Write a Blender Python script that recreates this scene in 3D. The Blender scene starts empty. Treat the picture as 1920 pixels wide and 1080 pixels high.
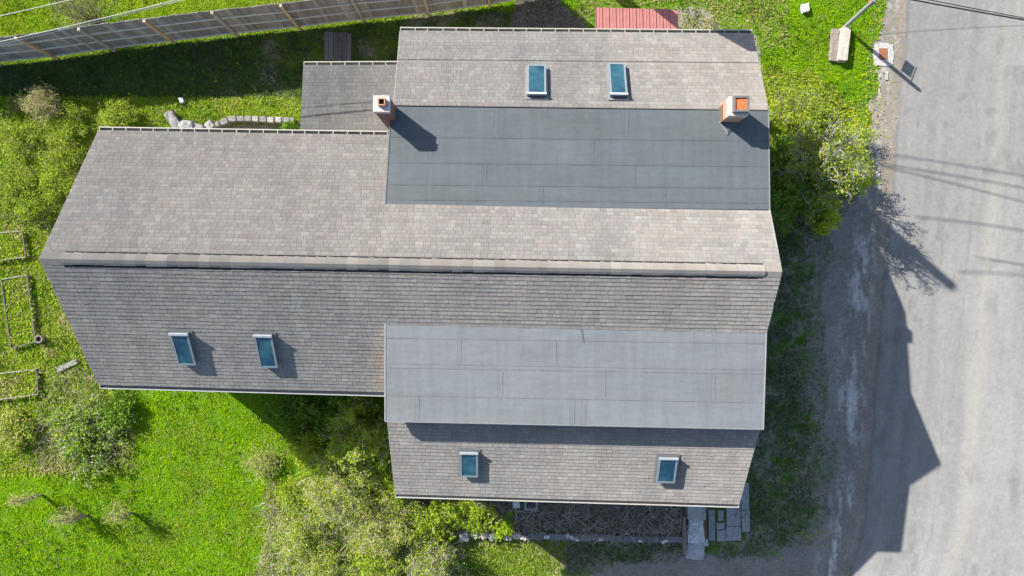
import bpy, bmesh, math, random
import numpy as np
from mathutils import Vector, Matrix

random.seed(7)
rng = np.random.default_rng(7)
D = 27.4            # camera height (m)
F = 1280.0          # focal length in photo pixels
NX, NY = 965.0, 540.0
SG = F / D          # photo pixels per metre on the ground
scene = bpy.context.scene
COL = scene.collection

def W(px, py, z=0.0):
    k = (D - z) / F
    return Vector(((px - NX) * k, -(py - NY) * k, z))

# ------------------------------------------------------------------ objects
def tag(o, label=None, cat=None, group=None, kind=None):
    if label: o['label'] = label
    if cat: o['category'] = cat
    if group: o['group'] = group
    if kind: o['kind'] = kind
    return o

def empty(name, loc, label=None, cat=None, group=None):
    o = bpy.data.objects.new(name, None)
    COL.objects.link(o)
    o.location = loc
    o.empty_display_size = 0.3
    return tag(o, label, cat, group)

class MB:
    """collects polygons with a colour and a material slot each"""
    def __init__(s):
        s.v = []; s.f = []; s.c = []; s.m = []
    def poly(s, pts, col=(1, 1, 1), m=0):
        b = len(s.v)
        for p in pts:
            s.v.append((p[0], p[1], p[2])); s.c.append(col)
        s.f.append(tuple(range(b, b + len(pts)))); s.m.append(m)
    def hexa(s, b, t, col=(1, 1, 1), m=0):
        """b, t: four bottom and four top corners, both counter-clockwise seen from above"""
        s.poly(t, col, m); s.poly(b[::-1], col, m)
        n = len(b)
        for i in range(n):
            j = (i + 1) % n
            s.poly([b[i], b[j], t[j], t[i]], col, m)
    def box(s, c, sx, sy, sz, rz=0.0, col=(1, 1, 1), m=0):
        """c: centre of the bottom face"""
        ca, sa = math.cos(rz), math.sin(rz)
        def P(x, y, z): return (c[0] + x * ca - y * sa, c[1] + x * sa + y * ca, c[2] + z)
        hx, hy = sx / 2, sy / 2
        b = [P(-hx, -hy, 0), P(hx, -hy, 0), P(hx, hy, 0), P(-hx, hy, 0)]
        t = [P(-hx, -hy, sz), P(hx, -hy, sz), P(hx, hy, sz), P(-hx, hy, sz)]
        s.hexa(b, t, col, m)
    def tube(s, a, b, r0, r1, n=4, col=(1, 1, 1), m=0, cap=False):
        a = Vector(a); b = Vector(b); d = b - a
        if d.length < 1e-6: return
        d.normalize()
        u = d.cross(Vector((0, 0, 1)))
        if u.length < 1e-3: u = Vector((1, 0, 0))
        u.normalize(); w = d.cross(u)
        k = len(s.v)
        for (q, r) in ((a, r0), (b, r1)):
            for i in range(n):
                t = 2 * math.pi * i / n
                p = q + u * (r * math.cos(t)) + w * (r * math.sin(t))
                s.v.append(tuple(p)); s.c.append(col)
        for i in range(n):
            j = (i + 1) % n
            s.f.append((k + i, k + j, k + n + j, k + n + i)); s.m.append(m)
        if cap:
            s.f.append(tuple(k + n + i for i in range(n))); s.m.append(m)
            s.f.append(tuple(k + i for i in range(n))[::-1]); s.m.append(m)
    def build(s, name, mats, parent=None, smooth=False):
        if not isinstance(mats, (list, tuple)): mats = [mats]
        me = bpy.data.meshes.new(name)
        off = parent.matrix_world.translation if False else Vector((0, 0, 0))
        if parent is not None:
            p = parent
            while p is not None:
                off = off + p.location; p = p.parent
        me.from_pydata([(x - off.x, y - off.y, z - off.z) for (x, y, z) in s.v], [], s.f)
        for m in mats: me.materials.append(m)
        me.polygons.foreach_set('material_index', s.m)
        if smooth: me.polygons.foreach_set('use_smooth', [True] * len(s.f))
        a = me.color_attributes.new('Col', 'FLOAT_COLOR', 'POINT')
        arr = np.ones((len(s.v), 4), np.float32); arr[:, :3] = np.array(s.c, np.float32)
        a.data.foreach_set('color', arr.ravel())
        o = bpy.data.objects.new(name, me)
        COL.objects.link(o)
        if parent is not None: o.parent = parent
        return o

def bulk(name, V, C, mat, parent=None, off=(0, 0, 0)):
    """V: (n, k, 3) polygons of k corners, C: (n, 3) colours -> one mesh object"""
    n, k, _ = V.shape
    V = V - np.array(off, np.float32)
    me = bpy.data.meshes.new(name)
    me.vertices.add(n * k); me.vertices.foreach_set('co', V.astype(np.float32).ravel())
    me.loops.add(n * k); me.loops.foreach_set('vertex_index', np.arange(n * k, dtype=np.int32))
    me.polygons.add(n); me.polygons.foreach_set('loop_start', np.arange(0, n * k, k, dtype=np.int32))
    me.update(calc_edges=True)
    me.materials.append(mat)
    a = me.color_attributes.new('Col', 'FLOAT_COLOR', 'POINT')
    c4 = np.ones((n, k, 4), np.float32); c4[:, :, :3] = C[:, None, :]
    a.data.foreach_set('color', c4.ravel())
    o = bpy.data.objects.new(name, me); COL.objects.link(o)
    if parent is not None: o.parent = parent
    return o

# ------------------------------------------------------------------ noise
def vn(x, y, s, seed=0):
    x = x / s; y = y / s
    xi = np.floor(x); yi = np.floor(y); fx = x - xi; fy = y - yi
    fx = fx * fx * (3 - 2 * fx); fy = fy * fy * (3 - 2 * fy)
    def h(a, b):
        t = np.sin(a * 127.1 + b * 311.7 + seed * 74.7) * 43758.5453
        return t - np.floor(t)
    return (h(xi, yi) * (1 - fx) + h(xi + 1, yi) * fx) * (1 - fy) + (h(xi, yi + 1) * (1 - fx) + h(xi + 1, yi + 1) * fx) * fy
def fbm(x, y, s, seed=0, o=4):
    t = 0; a = 1; n = 0
    for i in range(o):
        t = t + a * vn(x, y, s / 2 ** i, seed + i * 13); n += a; a *= 0.55
    return t / n
def inpoly(x, y, P):
    r = np.zeros(np.shape(x), bool)
    n = len(P)
    for i in range(n):
        x0, y0 = P[i]; x1, y1 = P[(i + 1) % n]
        if y0 == y1: continue
        c = ((y0 > y) != (y1 > y)) & (x < (x1 - x0) * (y - y0) / (y1 - y0) + x0)
        r ^= c
    return r
def sstep(a, b, x):
    t = np.clip((x - a) / (b - a), 0, 1)
    return t * t * (3 - 2 * t)
def mix(a, b, t):
    return a + (b - a) * t

# ------------------------------------------------------------------ materials
def new_mat(name):
    m = bpy.data.materials.new(name); m.use_nodes = True
    nt = m.node_tree; b = nt.nodes['Principled BSDF']
    return m, nt, b

def attr_mat(name, rough=0.9, nscale=30.0, namt=0.25, bump=0.0, bscale=60.0, transl=0.0, spec=0.2, detail=4.0, drough=0.0):
    """vertex colour times fine noise, with optional bump and leaf translucency"""
    m, nt, b = new_mat(name)
    N, L = nt.nodes, nt.links
    at = N.new('ShaderNodeAttribute'); at.attribute_name = 'Col'
    tc = N.new('ShaderNodeTexCoord')
    col = at.outputs['Color']
    if namt > 0:
        no = N.new('ShaderNodeTexNoise'); no.inputs['Scale'].default_value = nscale; no.inputs['Detail'].default_value = detail
        L.new(tc.outputs['Object'], no.inputs['Vector'])
        mr = N.new('ShaderNodeMapRange'); mr.inputs['From Min'].default_value = 0.3; mr.inputs['From Max'].default_value = 0.7
        mr.inputs['To Min'].default_value = 1 - namt; mr.inputs['To Max'].default_value = 1 + namt
        L.new(no.outputs['Fac'], mr.inputs['Value'])
        mu = N.new('ShaderNodeVectorMath'); mu.operation = 'SCALE'
        L.new(col, mu.inputs[0]); L.new(mr.outputs['Result'], mu.inputs['Scale'])
        col = mu.outputs['Vector']
    L.new(col, b.inputs['Base Color'])
    b.inputs['Roughness'].default_value = rough
    if drough > 0: b.inputs['Diffuse Roughness'].default_value = drough
    b.inputs['Specular IOR Level'].default_value = spec
    if bump > 0:
        n2 = N.new('ShaderNodeTexNoise'); n2.inputs['Scale'].default_value = bscale; n2.inputs['Detail'].default_value = 3
        L.new(tc.outputs['Object'], n2.inputs['Vector'])
        bp = N.new('ShaderNodeBump'); bp.inputs['Strength'].default_value = bump; bp.inputs['Distance'].default_value = 0.02
        L.new(n2.outputs['Fac'], bp.inputs['Height']); L.new(bp.outputs['Normal'], b.inputs['Normal'])
    if transl > 0:
        tr = N.new('ShaderNodeBsdfTranslucent'); L.new(col, tr.inputs['Color'])
        mx = N.new('ShaderNodeMixShader'); mx.inputs['Fac'].default_value = transl
        out = N['Material Output']
        L.new(b.outputs['BSDF'], mx.inputs[1]); L.new(tr.outputs['BSDF'], mx.inputs[2]); L.new(mx.outputs['Shader'], out.inputs['Surface'])
    return m

M = {}
M['ground'] = attr_mat('soil_and_turf', 0.95, 14, 0.25, 0.6, 25)
M['road'] = attr_mat('old_asphalt', 0.92, 22, 0.10, 0.25, 90, detail=8, drough=0.6)
M['gravel'] = attr_mat('gravel_dirt', 0.95, 26, 0.28, 0.6, 40, detail=8)
M['grass'] = attr_mat('grass_blades', 0.9, 2.0, 0.12, transl=0.45, spec=0.03)
M['leaf'] = attr_mat('leaves', 0.8, 3.0, 0.12, transl=0.4, spec=0.06)
M['twig'] = attr_mat('bark', 0.9, 20, 0.25)
M['shingle'] = attr_mat('asphalt_shingle', 0.93, 45, 0.16, 0.3, 120, spec=0.12, detail=6, drough=1.0)
M['wood'] = attr_mat('weathered_wood', 0.9, 18, 0.25, 0.2, 40)
M['stone'] = attr_mat('stone', 0.9, 16, 0.3, 0.5, 30, detail=6)
M['paint'] = attr_mat('painted_trim', 0.55, 8, 0.08)
M['brick'] = None
M['metal'] = attr_mat('metal', 0.45, 5, 0.08, spec=0.5)
M['wire'] = attr_mat('wire', 0.6, 4, 0.05)

def brick_mat(name='chimney_brick', k=1.0):
    m, nt, b = new_mat(name); N, L = nt.nodes, nt.links
    tc = N.new('ShaderNodeTexCoord'); geo = N.new('ShaderNodeNewGeometry')
    sx = N.new('ShaderNodeSeparateXYZ'); L.new(tc.outputs['Object'], sx.inputs[0])
    ad = N.new('ShaderNodeMath'); ad.operation = 'ADD'
    L.new(sx.outputs['X'], ad.inputs[0]); L.new(sx.outputs['Y'], ad.inputs[1])
    cb = N.new('ShaderNodeCombineXYZ'); L.new(ad.outputs[0], cb.inputs['X']); L.new(sx.outputs['Z'], cb.inputs['Y'])
    br = N.new('ShaderNodeTexBrick'); br.inputs['Scale'].default_value = 1.0
    br.inputs['Brick Width'].default_value = 0.2; br.inputs['Row Height'].default_value = 0.075; br.inputs['Mortar Size'].default_value = 0.009
    br.inputs['Color1'].default_value = (0.36 * k, 0.13 * k, 0.075 * k, 1); br.inputs['Color2'].default_value = (0.48 * k, 0.2 * k, 0.12 * k, 1)
    br.inputs['Mortar'].default_value = (0.5 * k, 0.45 * k, 0.4 * k, 1)
    L.new(cb.outputs[0], br.inputs['Vector'])
    no = N.new('ShaderNodeTexNoise'); no.inputs['Scale'].default_value = 7; no.inputs['Detail'].default_value = 5
    L.new(tc.outputs['Object'], no.inputs['Vector'])
    at = N.new('ShaderNodeAttribute'); at.attribute_name = 'Col'     # red channel: lime wash amount
    sp = N.new('ShaderNodeSeparateColor'); L.new(at.outputs['Color'], sp.inputs[0])
    # lime-wash grows towards the top, broken up by noise
    m1 = N.new('ShaderNodeMath'); m1.operation = 'ADD'; L.new(sp.outputs[0], m1.inputs[0]); L.new(no.outputs['Fac'], m1.inputs[1])
    mr = N.new('ShaderNodeMapRange'); mr.inputs['From Min'].default_value = 0.95; mr.inputs['From Max'].default_value = 1.25
    L.new(m1.outputs[0], mr.inputs['Value'])
    mx = N.new('ShaderNodeMixRGB'); L.new(mr.outputs['Result'], mx.inputs[0]); L.new(br.outputs['Color'], mx.inputs[1]); mx.inputs[2].default_value = (0.55, 0.5, 0.45, 1)
    L.new(mx.outputs[0], b.inputs['Base Color']); b.inputs['Roughness'].default_value = 0.9
    return m
M['brick'] = brick_mat(); M['shaded_brick'] = brick_mat('shaded_chimney_brick', 0.42)  # second brick copy, darkened to paint the west chimney's shaded faces

def membrane_mat():
    m, nt, b = new_mat('roof_membrane'); N, L = nt.nodes, nt.links
    at = N.new('ShaderNodeAttribute'); at.attribute_name = 'Col'; tc = N.new('ShaderNodeTexCoord')
    fac = None
    for (sc, amt, det, lo, hi) in (((0.5, 1.6, 1), 0.05, 6, .3, .7), ((1.2, 7, 1), 0.045, 7, .3, .7), ((9, 9, 9), 0.05, 6, .3, .7), ((0.35, 0.9, 1), -0.06, 8, .56, .66), ((5, 0.35, 1), 0.05, 5, .35, .7)):
        mp = N.new('ShaderNodeMapping'); mp.inputs['Scale'].default_value = sc; L.new(tc.outputs['Object'], mp.inputs['Vector'])
        no = N.new('ShaderNodeTexNoise'); no.inputs['Scale'].default_value = 1.0; no.inputs['Detail'].default_value = det; L.new(mp.outputs[0], no.inputs['Vector'])
        mr = N.new('ShaderNodeMapRange'); mr.inputs['From Min'].default_value = lo; mr.inputs['From Max'].default_value = hi
        mr.inputs['To Min'].default_value = 1 - (amt if amt > 0 else 0); mr.inputs['To Max'].default_value = 1 + amt; L.new(no.outputs['Fac'], mr.inputs['Value'])
        if fac is None: fac = mr.outputs['Result']
        else:
            mu = N.new('ShaderNodeMath'); mu.operation = 'MULTIPLY'; L.new(fac, mu.inputs[0]); L.new(mr.outputs['Result'], mu.inputs[1]); fac = mu.outputs[0]
    sc_ = N.new('ShaderNodeVectorMath'); sc_.operation = 'SCALE'; L.new(at.outputs['Color'], sc_.inputs[0]); L.new(fac, sc_.inputs['Scale'])
    L.new(sc_.outputs['Vector'], b.inputs['Base Color']); b.inputs['Roughness'].default_value = 0.75; b.inputs['Specular IOR Level'].default_value = 0.25
    n2 = N.new('ShaderNodeTexNoise'); n2.inputs['Scale'].default_value = 3.0; n2.inputs['Detail'].default_value = 5; L.new(tc.outputs['Object'], n2.inputs['Vector'])
    bp = N.new('ShaderNodeBump'); bp.inputs['Strength'].default_value = 0.25; bp.inputs['Distance'].default_value = 0.03; L.new(n2.outputs['Fac'], bp.inputs['Height']); L.new(bp.outputs['Normal'], b.inputs['Normal'])
    return m
M['membrane'] = membrane_mat()
def glass_mat():
    m, nt, b = new_mat('skylight_glass'); N, L = nt.nodes, nt.links
    tc = N.new('ShaderNodeTexCoord'); no = N.new('ShaderNodeTexNoise'); no.inputs['Scale'].default_value = 2.2; no.inputs['Detail'].default_value = 3
    L.new(tc.outputs['Object'], no.inputs['Vector'])
    cr = N.new('ShaderNodeValToRGB'); cr.color_ramp.elements[0].position = 0.35; cr.color_ramp.elements[1].position = 0.7
    cr.color_ramp.elements[0].color = (0.008, 0.045, 0.085, 1); cr.color_ramp.elements[1].color = (0.035, 0.125, 0.15, 1)  # uneven teal paints the sky's reflection into the pane colour
    L.new(no.outputs['Fac'], cr.inputs[0]); L.new(cr.outputs[0], b.inputs['Base Color'])
    b.inputs['Roughness'].default_value = 0.06; b.inputs['IOR'].default_value = 1.52; b.inputs['Specular IOR Level'].default_value = 0.6
    return m
M['glass'] = glass_mat()

def siding_mat():
    m, nt, b = new_mat('clapboard'); N, L = nt.nodes, nt.links
    tc = N.new('ShaderNodeTexCoord'); wv = N.new('ShaderNodeTexWave'); wv.bands_direction = 'Z'; wv.wave_profile = 'SAW'
    wv.inputs['Scale'].default_value = 2.6
    L.new(tc.outputs['Object'], wv.inputs['Vector'])
    bp = N.new('ShaderNodeBump'); bp.inputs['Strength'].default_value = 0.5; bp.inputs['Distance'].default_value = 0.02
    L.new(wv.outputs['Fac'], bp.inputs['Height']); L.new(bp.outputs['Normal'], b.inputs['Normal'])
    no = N.new('ShaderNodeTexNoise'); no.inputs['Scale'].default_value = 3; L.new(tc.outputs['Object'], no.inputs['Vector'])
    cr = N.new('ShaderNodeValToRGB'); cr.color_ramp.elements[0].color = (0.38, 0.36, 0.33, 1); cr.color_ramp.elements[1].color = (0.5, 0.48, 0.45, 1)
    L.new(no.outputs['Fac'], cr.inputs[0]); L.new(cr.outputs[0], b.inputs['Base Color']); b.inputs['Roughness'].default_value = 0.7
    return m
M['siding'] = siding_mat()

# ------------------------------------------------------------------ light, sky, camera
SDX, SDY = 0.7836, -0.6212                       # way the shadows fall, seen from above
EL = math.radians(33.4)
sun = bpy.data.lights.new('sun', 'SUN'); sun.energy = 4.2; sun.angle = math.radians(0.5); sun.color = (1.0, 0.95, 0.87)
so = bpy.data.objects.new('sun', sun); COL.objects.link(so)
dv = Vector((SDX * math.cos(EL), SDY * math.cos(EL), -math.sin(EL)))
so.rotation_euler = dv.to_track_quat('-Z', 'Y').to_euler(); so.location = (-20, 16, 30)
wd = bpy.data.worlds.new('World'); scene.world = wd; wd.use_nodes = True
nt = wd.node_tree; bg = nt.nodes['Background']
sk = nt.nodes.new('ShaderNodeTexSky'); sk.sky_type = 'NISHITA'; sk.sun_disc = False
sk.sun_elevation = EL; sk.sun_rotation = math.atan2(-SDX, -SDY) % (2 * math.pi)
nt.links.new(sk.outputs['Color'], bg.inputs['Color']); bg.inputs['Strength'].default_value = 0.088
cam = bpy.data.cameras.new('camera'); co = bpy.data.objects.new('camera', cam); COL.objects.link(co)
co.location = (0, 0, D); co.rotation_euler = (0, 0, 0)
cam.sensor_width = 36.0; cam.lens = 36.0 * F / 1920.0; cam.shift_x = -(NX - 960.0) / 1920.0
cam.clip_end = 2000.0; cam.clip_start = 0.1
scene.camera = co
scene.view_settings.view_transform = 'Standard'; scene.view_settings.look = 'None'
scene.view_settings.gamma = 1.0; scene.view_settings.exposure = 1.15
scene.view_settings.use_curve_mapping = False
scene.render.engine = 'CYCLES'
scene.cycles.max_bounces = 6; scene.cycles.diffuse_bounces = 3; scene.cycles.transparent_max_bounces = 4

# ------------------------------------------------------------------ plan of the ground, in photo pixels on z = 0
ROAD_W = [(1712, -900), (1705, -60), (1703, 0), (1697, 83), (1684, 167), (1678, 300), (1662, 480), (1650, 600), (1636, 800), (1616, 1000), (1590, 1085), (1570, 1160), (1560, 2000)]
ROAD = ROAD_W + [(2700, 2000), (2700, -900)]
VERGE_W = [(1668, -300), (1668, 0), (1660, 60), (1640, 85), (1645, 150), (1633, 250), (1612, 345), (1590, 385), (1562, 430), (1545, 520), (1537, 600), (1540, 700), (1556, 800), (1560, 900), (1553, 970), (1500, 1022), (1400, 1043), (1285, 1047), (1190, 1060), (1100, 1076), (1070, 1100), (1040, 1400)]
VERGE = VERGE_W + [(1900, 1400), (1900, -300)]
GARDEN = [(750, 930), (1282, 930), (1282, 1002), (1050, 1006), (860, 1008), (800, 1000)]
MULCH = [(968, -10), (1040, -5), (1130, 75), (950, 75)]
FENCE = [(-260, 156), (-120, 137), (0, 121), (107, 110), (215, 95), (328, 81), (445, 67), (563, 55), (683, 41), (805, 29), (918, 13), (1037, -8)]
BEYOND = [(-400, 170)] + FENCE + [(1037, -400), (-400, -400)]
BED = [[(-42, 440), (47, 434), (54, 482), (-42, 494)], [(8, 524), (56, 516), (72, 640), (26, 652)], [(-30, 703), (73, 692), (77, 738), (4, 748), (-30, 750)]]
NARC = [(318, 232), (350, 232), (392, 236), (430, 230), (560, 226), (575, 300), (330, 300)]

def house_mask(X, Y, e=0.0):
    w = (X > -13.2 - e) & (X < -3.7) & (Y > -3.0 - e) & (Y < 4.5 + e)
    a = (X > -3.75 - e) & (X < 7.4 + e) & (Y > -6.7 - e) & (Y < 8.0 + e)
    l = (X > -7.6 - e) & (X < -3.7) & (Y > 4.0) & (Y < 8.0 + e)
    return w | a | l

def ground_colour(px, py):
    n1 = fbm(px, py, 70, 1); n2 = fbm(px, py, 16, 2); n3 = fbm(px, py, 6, 3, 3)
    n1 = fbm(px, py, 46, 1, 6)
    soil = np.stack([0.10 + 0.08 * n2, 0.082 + 0.065 * n2, 0.062 + 0.045 * n2], -1)
    turf = np.stack([0.06 + 0.07 * n2, 0.15 + 0.10 * n2, 0.004 + 0.004 * n2], -1)
    c = mix(turf, soil, sstep(0.6, 0.8, n1)[..., None] * 0.35)
    # thin mottled yard east and south of the house
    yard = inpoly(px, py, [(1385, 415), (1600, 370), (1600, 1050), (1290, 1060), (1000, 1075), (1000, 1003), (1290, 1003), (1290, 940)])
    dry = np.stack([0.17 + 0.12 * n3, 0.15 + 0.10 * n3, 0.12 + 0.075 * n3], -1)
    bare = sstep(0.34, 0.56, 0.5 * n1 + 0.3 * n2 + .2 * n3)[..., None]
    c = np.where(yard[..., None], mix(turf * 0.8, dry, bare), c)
    # fence shade painted in as duller, bluer turf; then bare patches behind the house
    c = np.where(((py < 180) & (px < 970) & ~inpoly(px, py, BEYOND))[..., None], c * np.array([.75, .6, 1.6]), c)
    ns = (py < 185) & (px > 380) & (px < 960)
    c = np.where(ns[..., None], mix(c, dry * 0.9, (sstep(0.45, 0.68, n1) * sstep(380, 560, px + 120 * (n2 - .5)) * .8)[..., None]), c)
    g = inpoly(px, py, GARDEN) | inpoly(px, py, NARC)
    c = np.where(g[..., None], soil * 1.35 + .02, c)
    mu = inpoly(px + 14 * (n2 - 0.5), py + 14 * (n2 - 0.5), MULCH)
    c = np.where(mu[..., None], np.stack([0.095 + 0.07 * n3, 0.085 + 0.06 * n3, 0.078 + 0.05 * n3], -1), c)
    gv = inpoly(px + 20 * (n2 - 0.5), py + 20 * (n2 - 0.5), [(1268, 12), (1330, 18), (1350, 50), (1420, 66), (1440, 210), (1425, 200), (1405, 80), (1268, 80)])
    c = np.where(gv[..., None], np.stack([0.2 + 0.13 * n3, 0.185 + 0.11 * n3, 0.155 + 0.09 * n3], -1), c)
    sv = verge_soft(px, py); sv = sv * sstep(.25, .7, .5 * n2 + .5 * n3 + .25 * sv)
    c = mix(c, np.stack([0.21 + 0.1 * (n3 - .5), 0.195 + 0.09 * (n3 - .5), 0.17 + 0.08 * (n3 - .5)], -1), (sv * (py > 360) * .75)[..., None])
    st = (px < 250) & (py > 180) & (py < 890)
    c = np.where(st[..., None], mix(c, np.stack([0.26 + 0.1 * n3, 0.22 + 0.08 * n3, 0.12 + 0.05 * n3], -1), sstep(0.5, 0.66, n1)[..., None] * 0.7), c)
    return c

def grid_patch(name, x0, x1, y0, y1, step, mat, colour, keep=None, z=0.0, zfun=None, extra=None, kind='structure'):
    """a fine sheet (photo-pixel bounds) whose faces outside KEEP are dropped"""
    nx = int((x1 - x0) / step) + 1; ny = int((y1 - y0) / step) + 1
    gx, gy = np.meshgrid(np.linspace(x0, x1, nx), np.linspace(y0, y1, ny))
    X = (gx - NX) / SG; Y = -(gy - NY) / SG
    Z = np.full_like(X, z) + (zfun(gx, gy) if zfun else 0)
    c = colour(gx, gy)
    V = np.stack([X, Y, Z], -1).reshape(-1, 3)
    idx = np.arange(nx * ny).reshape(ny, nx)
    q = np.stack([idx[1:, :-1], idx[1:, 1:], idx[:-1, 1:], idx[:-1, :-1]], -1).reshape(-1, 4)
    if keep is not None:
        cx = (gx[1:, 1:] + gx[:-1, :-1]) / 2; cy = (gy[1:, 1:] + gy[:-1, :-1]) / 2
        q = q[keep(cx, cy).ravel()]
        used = np.unique(q); mp = -np.ones(nx * ny, int); mp[used] = np.arange(len(used))
        V = V[used]; cc = c.reshape(-1, 3)[used]; q = mp[q]
    else:
        cc = c.reshape(-1, 3)
    if extra is not None:
        ev, ef, ec = extra
        q = np.concatenate([q, np.array(ef) + len(V)]); V = np.concatenate([V, np.array(ev)]); cc = np.concatenate([cc, np.array(ec)])
    me = bpy.data.meshes.new(name)
    me.vertices.add(len(V)); me.vertices.foreach_set('co', V.astype(np.float32).ravel())
    me.loops.add(q.size); me.loops.foreach_set('vertex_index', q.astype(np.int32).ravel())
    me.polygons.add(len(q)); me.polygons.foreach_set('loop_start', np.arange(0, q.size, 4, dtype=np.int32))
    me.update(calc_edges=True); me.validate()
    me.materials.append(mat)
    a = me.color_attributes.new('Col', 'FLOAT_COLOR', 'POINT')
    c4 = np.ones((len(V), 4), np.float32); c4[:, :3] = cc
    a.data.foreach_set('color', c4.ravel())
    o = bpy.data.objects.new(name, me); COL.objects.link(o)
    return tag(o, kind=kind)

def verge_soft(px, py):
    t = 0
    n = fbm(px, py, 30, 33, 5) - 0.5; m_ = fbm(px, py, 26, 34, 5) - 0.5
    for d_ in (4, 10, 18, 28, 40, 56): t = t + inpoly(px + d_ + 70 * n, py + d_ * .4 + 70 * m_, VERGE)
    return t / 6.0
# ground: fine inside the frame, four big quads out to the horizon
gx0, gx1, gy0, gy1 = -120.0, 2040.0, -120.0, 1200.0
def gz(px, py):
    z = 0.05 * (fbm(px, py, 40, 9, 3) - 0.5) - 0.03
    return mix(z, 0.003, np.clip(1.6 * verge_soft(px, py), 0, 1))
A = W(gx0, gy0); B = W(gx1, gy1); R_ = 320.0
ev = []; ef = []
for (xa, xb, ya, yb) in ((-R_, R_, A.y, R_), (-R_, R_, -R_, B.y), (-R_, A.x, B.y, A.y), (B.x, R_, B.y, A.y)):
    k = len(ev); ev += [(xa, ya, -0.03), (xb, ya, -0.03), (xb, yb, -0.03), (xa, yb, -0.03)]; ef.append([k, k + 1, k + 2, k + 3])
grid_patch('ground', gx0, gx1, gy0, gy1, 2.6, M['ground'], ground_colour, zfun=gz, extra=(ev, ef, [(0.07, 0.12, 0.02)] * len(ev)))

def edge_x(py, line):
    ys = np.array([p[1] for p in line]); xs = np.array([p[0] for p in line]); k = np.argsort(ys)
    return np.interp(py, ys[k], xs[k])

def verge_colour(px, py):
    n1 = fbm(px, py, 60, 21); n2 = fbm(px, py, 14, 22); n3 = fbm(px, py, 5, 23, 3)
    d = edge_x(py, ROAD_W) - px
    base = np.stack([0.235 + 0.10 * (n3 - .5), 0.215 + 0.09 * (n3 - .5), 0.19 + 0.075 * (n3 - .5)], -1)
    tan = np.array([0.27, 0.225, 0.165])
    c = mix(base, tan * (0.8 + 0.4 * n2)[..., None], (np.exp(-((d - 12) / 18.0) ** 2) * 0.4 * (.4 + n2))[..., None])
    # pale streaks of washed-out grit along the road edge
    s = fbm(px, py * 0.22, 9, 25, 4) * .75 + .25 * n3; pale = sstep(0.46, 0.72, s) * (.35 + .65 * n2) * np.exp(-((d - 42 - 18 * (n1 - 0.5)) / 24.0) ** 2)
    c = mix(c, np.array([0.56, 0.55, 0.53]), np.clip(pale * 1.1, 0, 1)[..., None])
    c = c * (0.82 + 0.36 * n1)[..., None]
    return c
def verge_keep(px, py):
    j = 60 * (fbm(px, py, 40, 31, 5) - 0.5)
    return inpoly(px + j, py + j, VERGE) & (px < edge_x(py, ROAD_W) + 8)
grid_patch('road_shoulder', 990, 1730, -110, 1190, 2.2, M['gravel'], verge_colour, keep=verge_keep, z=0.012)

def road_colour(px, py):
    d = px - edge_x(py, ROAD_W)
    n1 = fbm(d, py, 120, 41); n3 = fbm(px, py, 5, 43, 3)
    st = fbm(d, py * 0.06, 16, 44, 3)
    v = 0.262 + 0.03 * (n1 - .5) + 0.07 * (st - .5) + 0.07 * (n3 - .5) + 0.04 * (fbm(px, py, 30, 49, 4) - .5)
    v = v * (1 - 0.22 * np.exp(-(d / 5.0) ** 2)) * (1 - .06 * np.exp(-((d - 60) / 40) ** 2))
    c = np.stack([v * 1.0, v * 0.985, v * 0.955], -1)
    track = np.exp(-((d - 190 - 6 * (n1 - .5)) / 11.0) ** 2) * (0.5 + 0.5 * st)
    c = mix(c, np.array([0.36, 0.34, 0.295]), (track * 0.55)[..., None])
    # wandering cracks
    ck = np.abs(fbm(px, py, 150, 47, 4) - 0.5)
    c = c * (1 - 0.16 * (1 - sstep(0.0, 0.003, ck)) * sstep(.52, .6, n1))[..., None]
    for (d0, a0, b0_) in ((92, -80, 150), (150, 380, 700), (128, 640, 1180), (215, 90, 420), (60, 820, 1150)):
        w_ = d0 + 16 * (fbm(py * .6, py * 0 + d0, 40, 71, 5) - .5) - d; c = c * (1 - .22 * np.exp(-(w_ / 1.1) ** 2) * ((py > a0) & (py < b0_)) * (.4 + .6 * n1))[..., None]
    spot = sstep(.80, .86, vn(d, py * .5, 13, 72)) * sstep(.5, .6, n1); c = c * (1 - .13 * spot)[..., None]
    patch = sstep(0.62, 0.80, fbm(px, py * 0.6, 38, 48, 5)) * 0.16
    return c * (1 - patch)[..., None]
def road_keep(px, py):
    j = 16 * (fbm(px, py, 22, 51, 5) - 0.5)
    return px + j > edge_x(py, ROAD_W)
rx = [];rf = []
for (ya, yb, xa, xb) in ((-110, -3500, 1705, 2040), (1190, 4500, 1565, 2040)):
    k = len(rx); p = [W(xa, yb, .02), W(xb, yb, .02), W(xb, ya, .02), W(xa, ya, .02)]
    if yb > ya: pass
    else: p = p[::-1]
    rx += [tuple(q) for q in p]; rf.append([k, k + 1, k + 2, k + 3])
k = len(rx); rx += [tuple(W(2040, 4500, .02)), tuple(W(2130, 4500, .02)), tuple(W(2130, -3500, .02)), tuple(W(2040, -3500, .02))]; rf.append([k, k + 1, k + 2, k + 3])
grid_patch('road', 1560, 2040, -110, 1190, 2.2, M['road'], road_colour, keep=road_keep, z=0.020, extra=(rx, rf, [(0.28, 0.275, 0.265)] * len(rx)))

# ------------------------------------------------------------------ the house
HA = math.radians(1.03)
EU = Vector((math.cos(HA), -math.sin(HA), 0)); EV = Vector((math.sin(HA), math.cos(HA), 0))
def H(u, v, z): p = EU * u + EV * v; return Vector((p.x, p.y, z))

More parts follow.
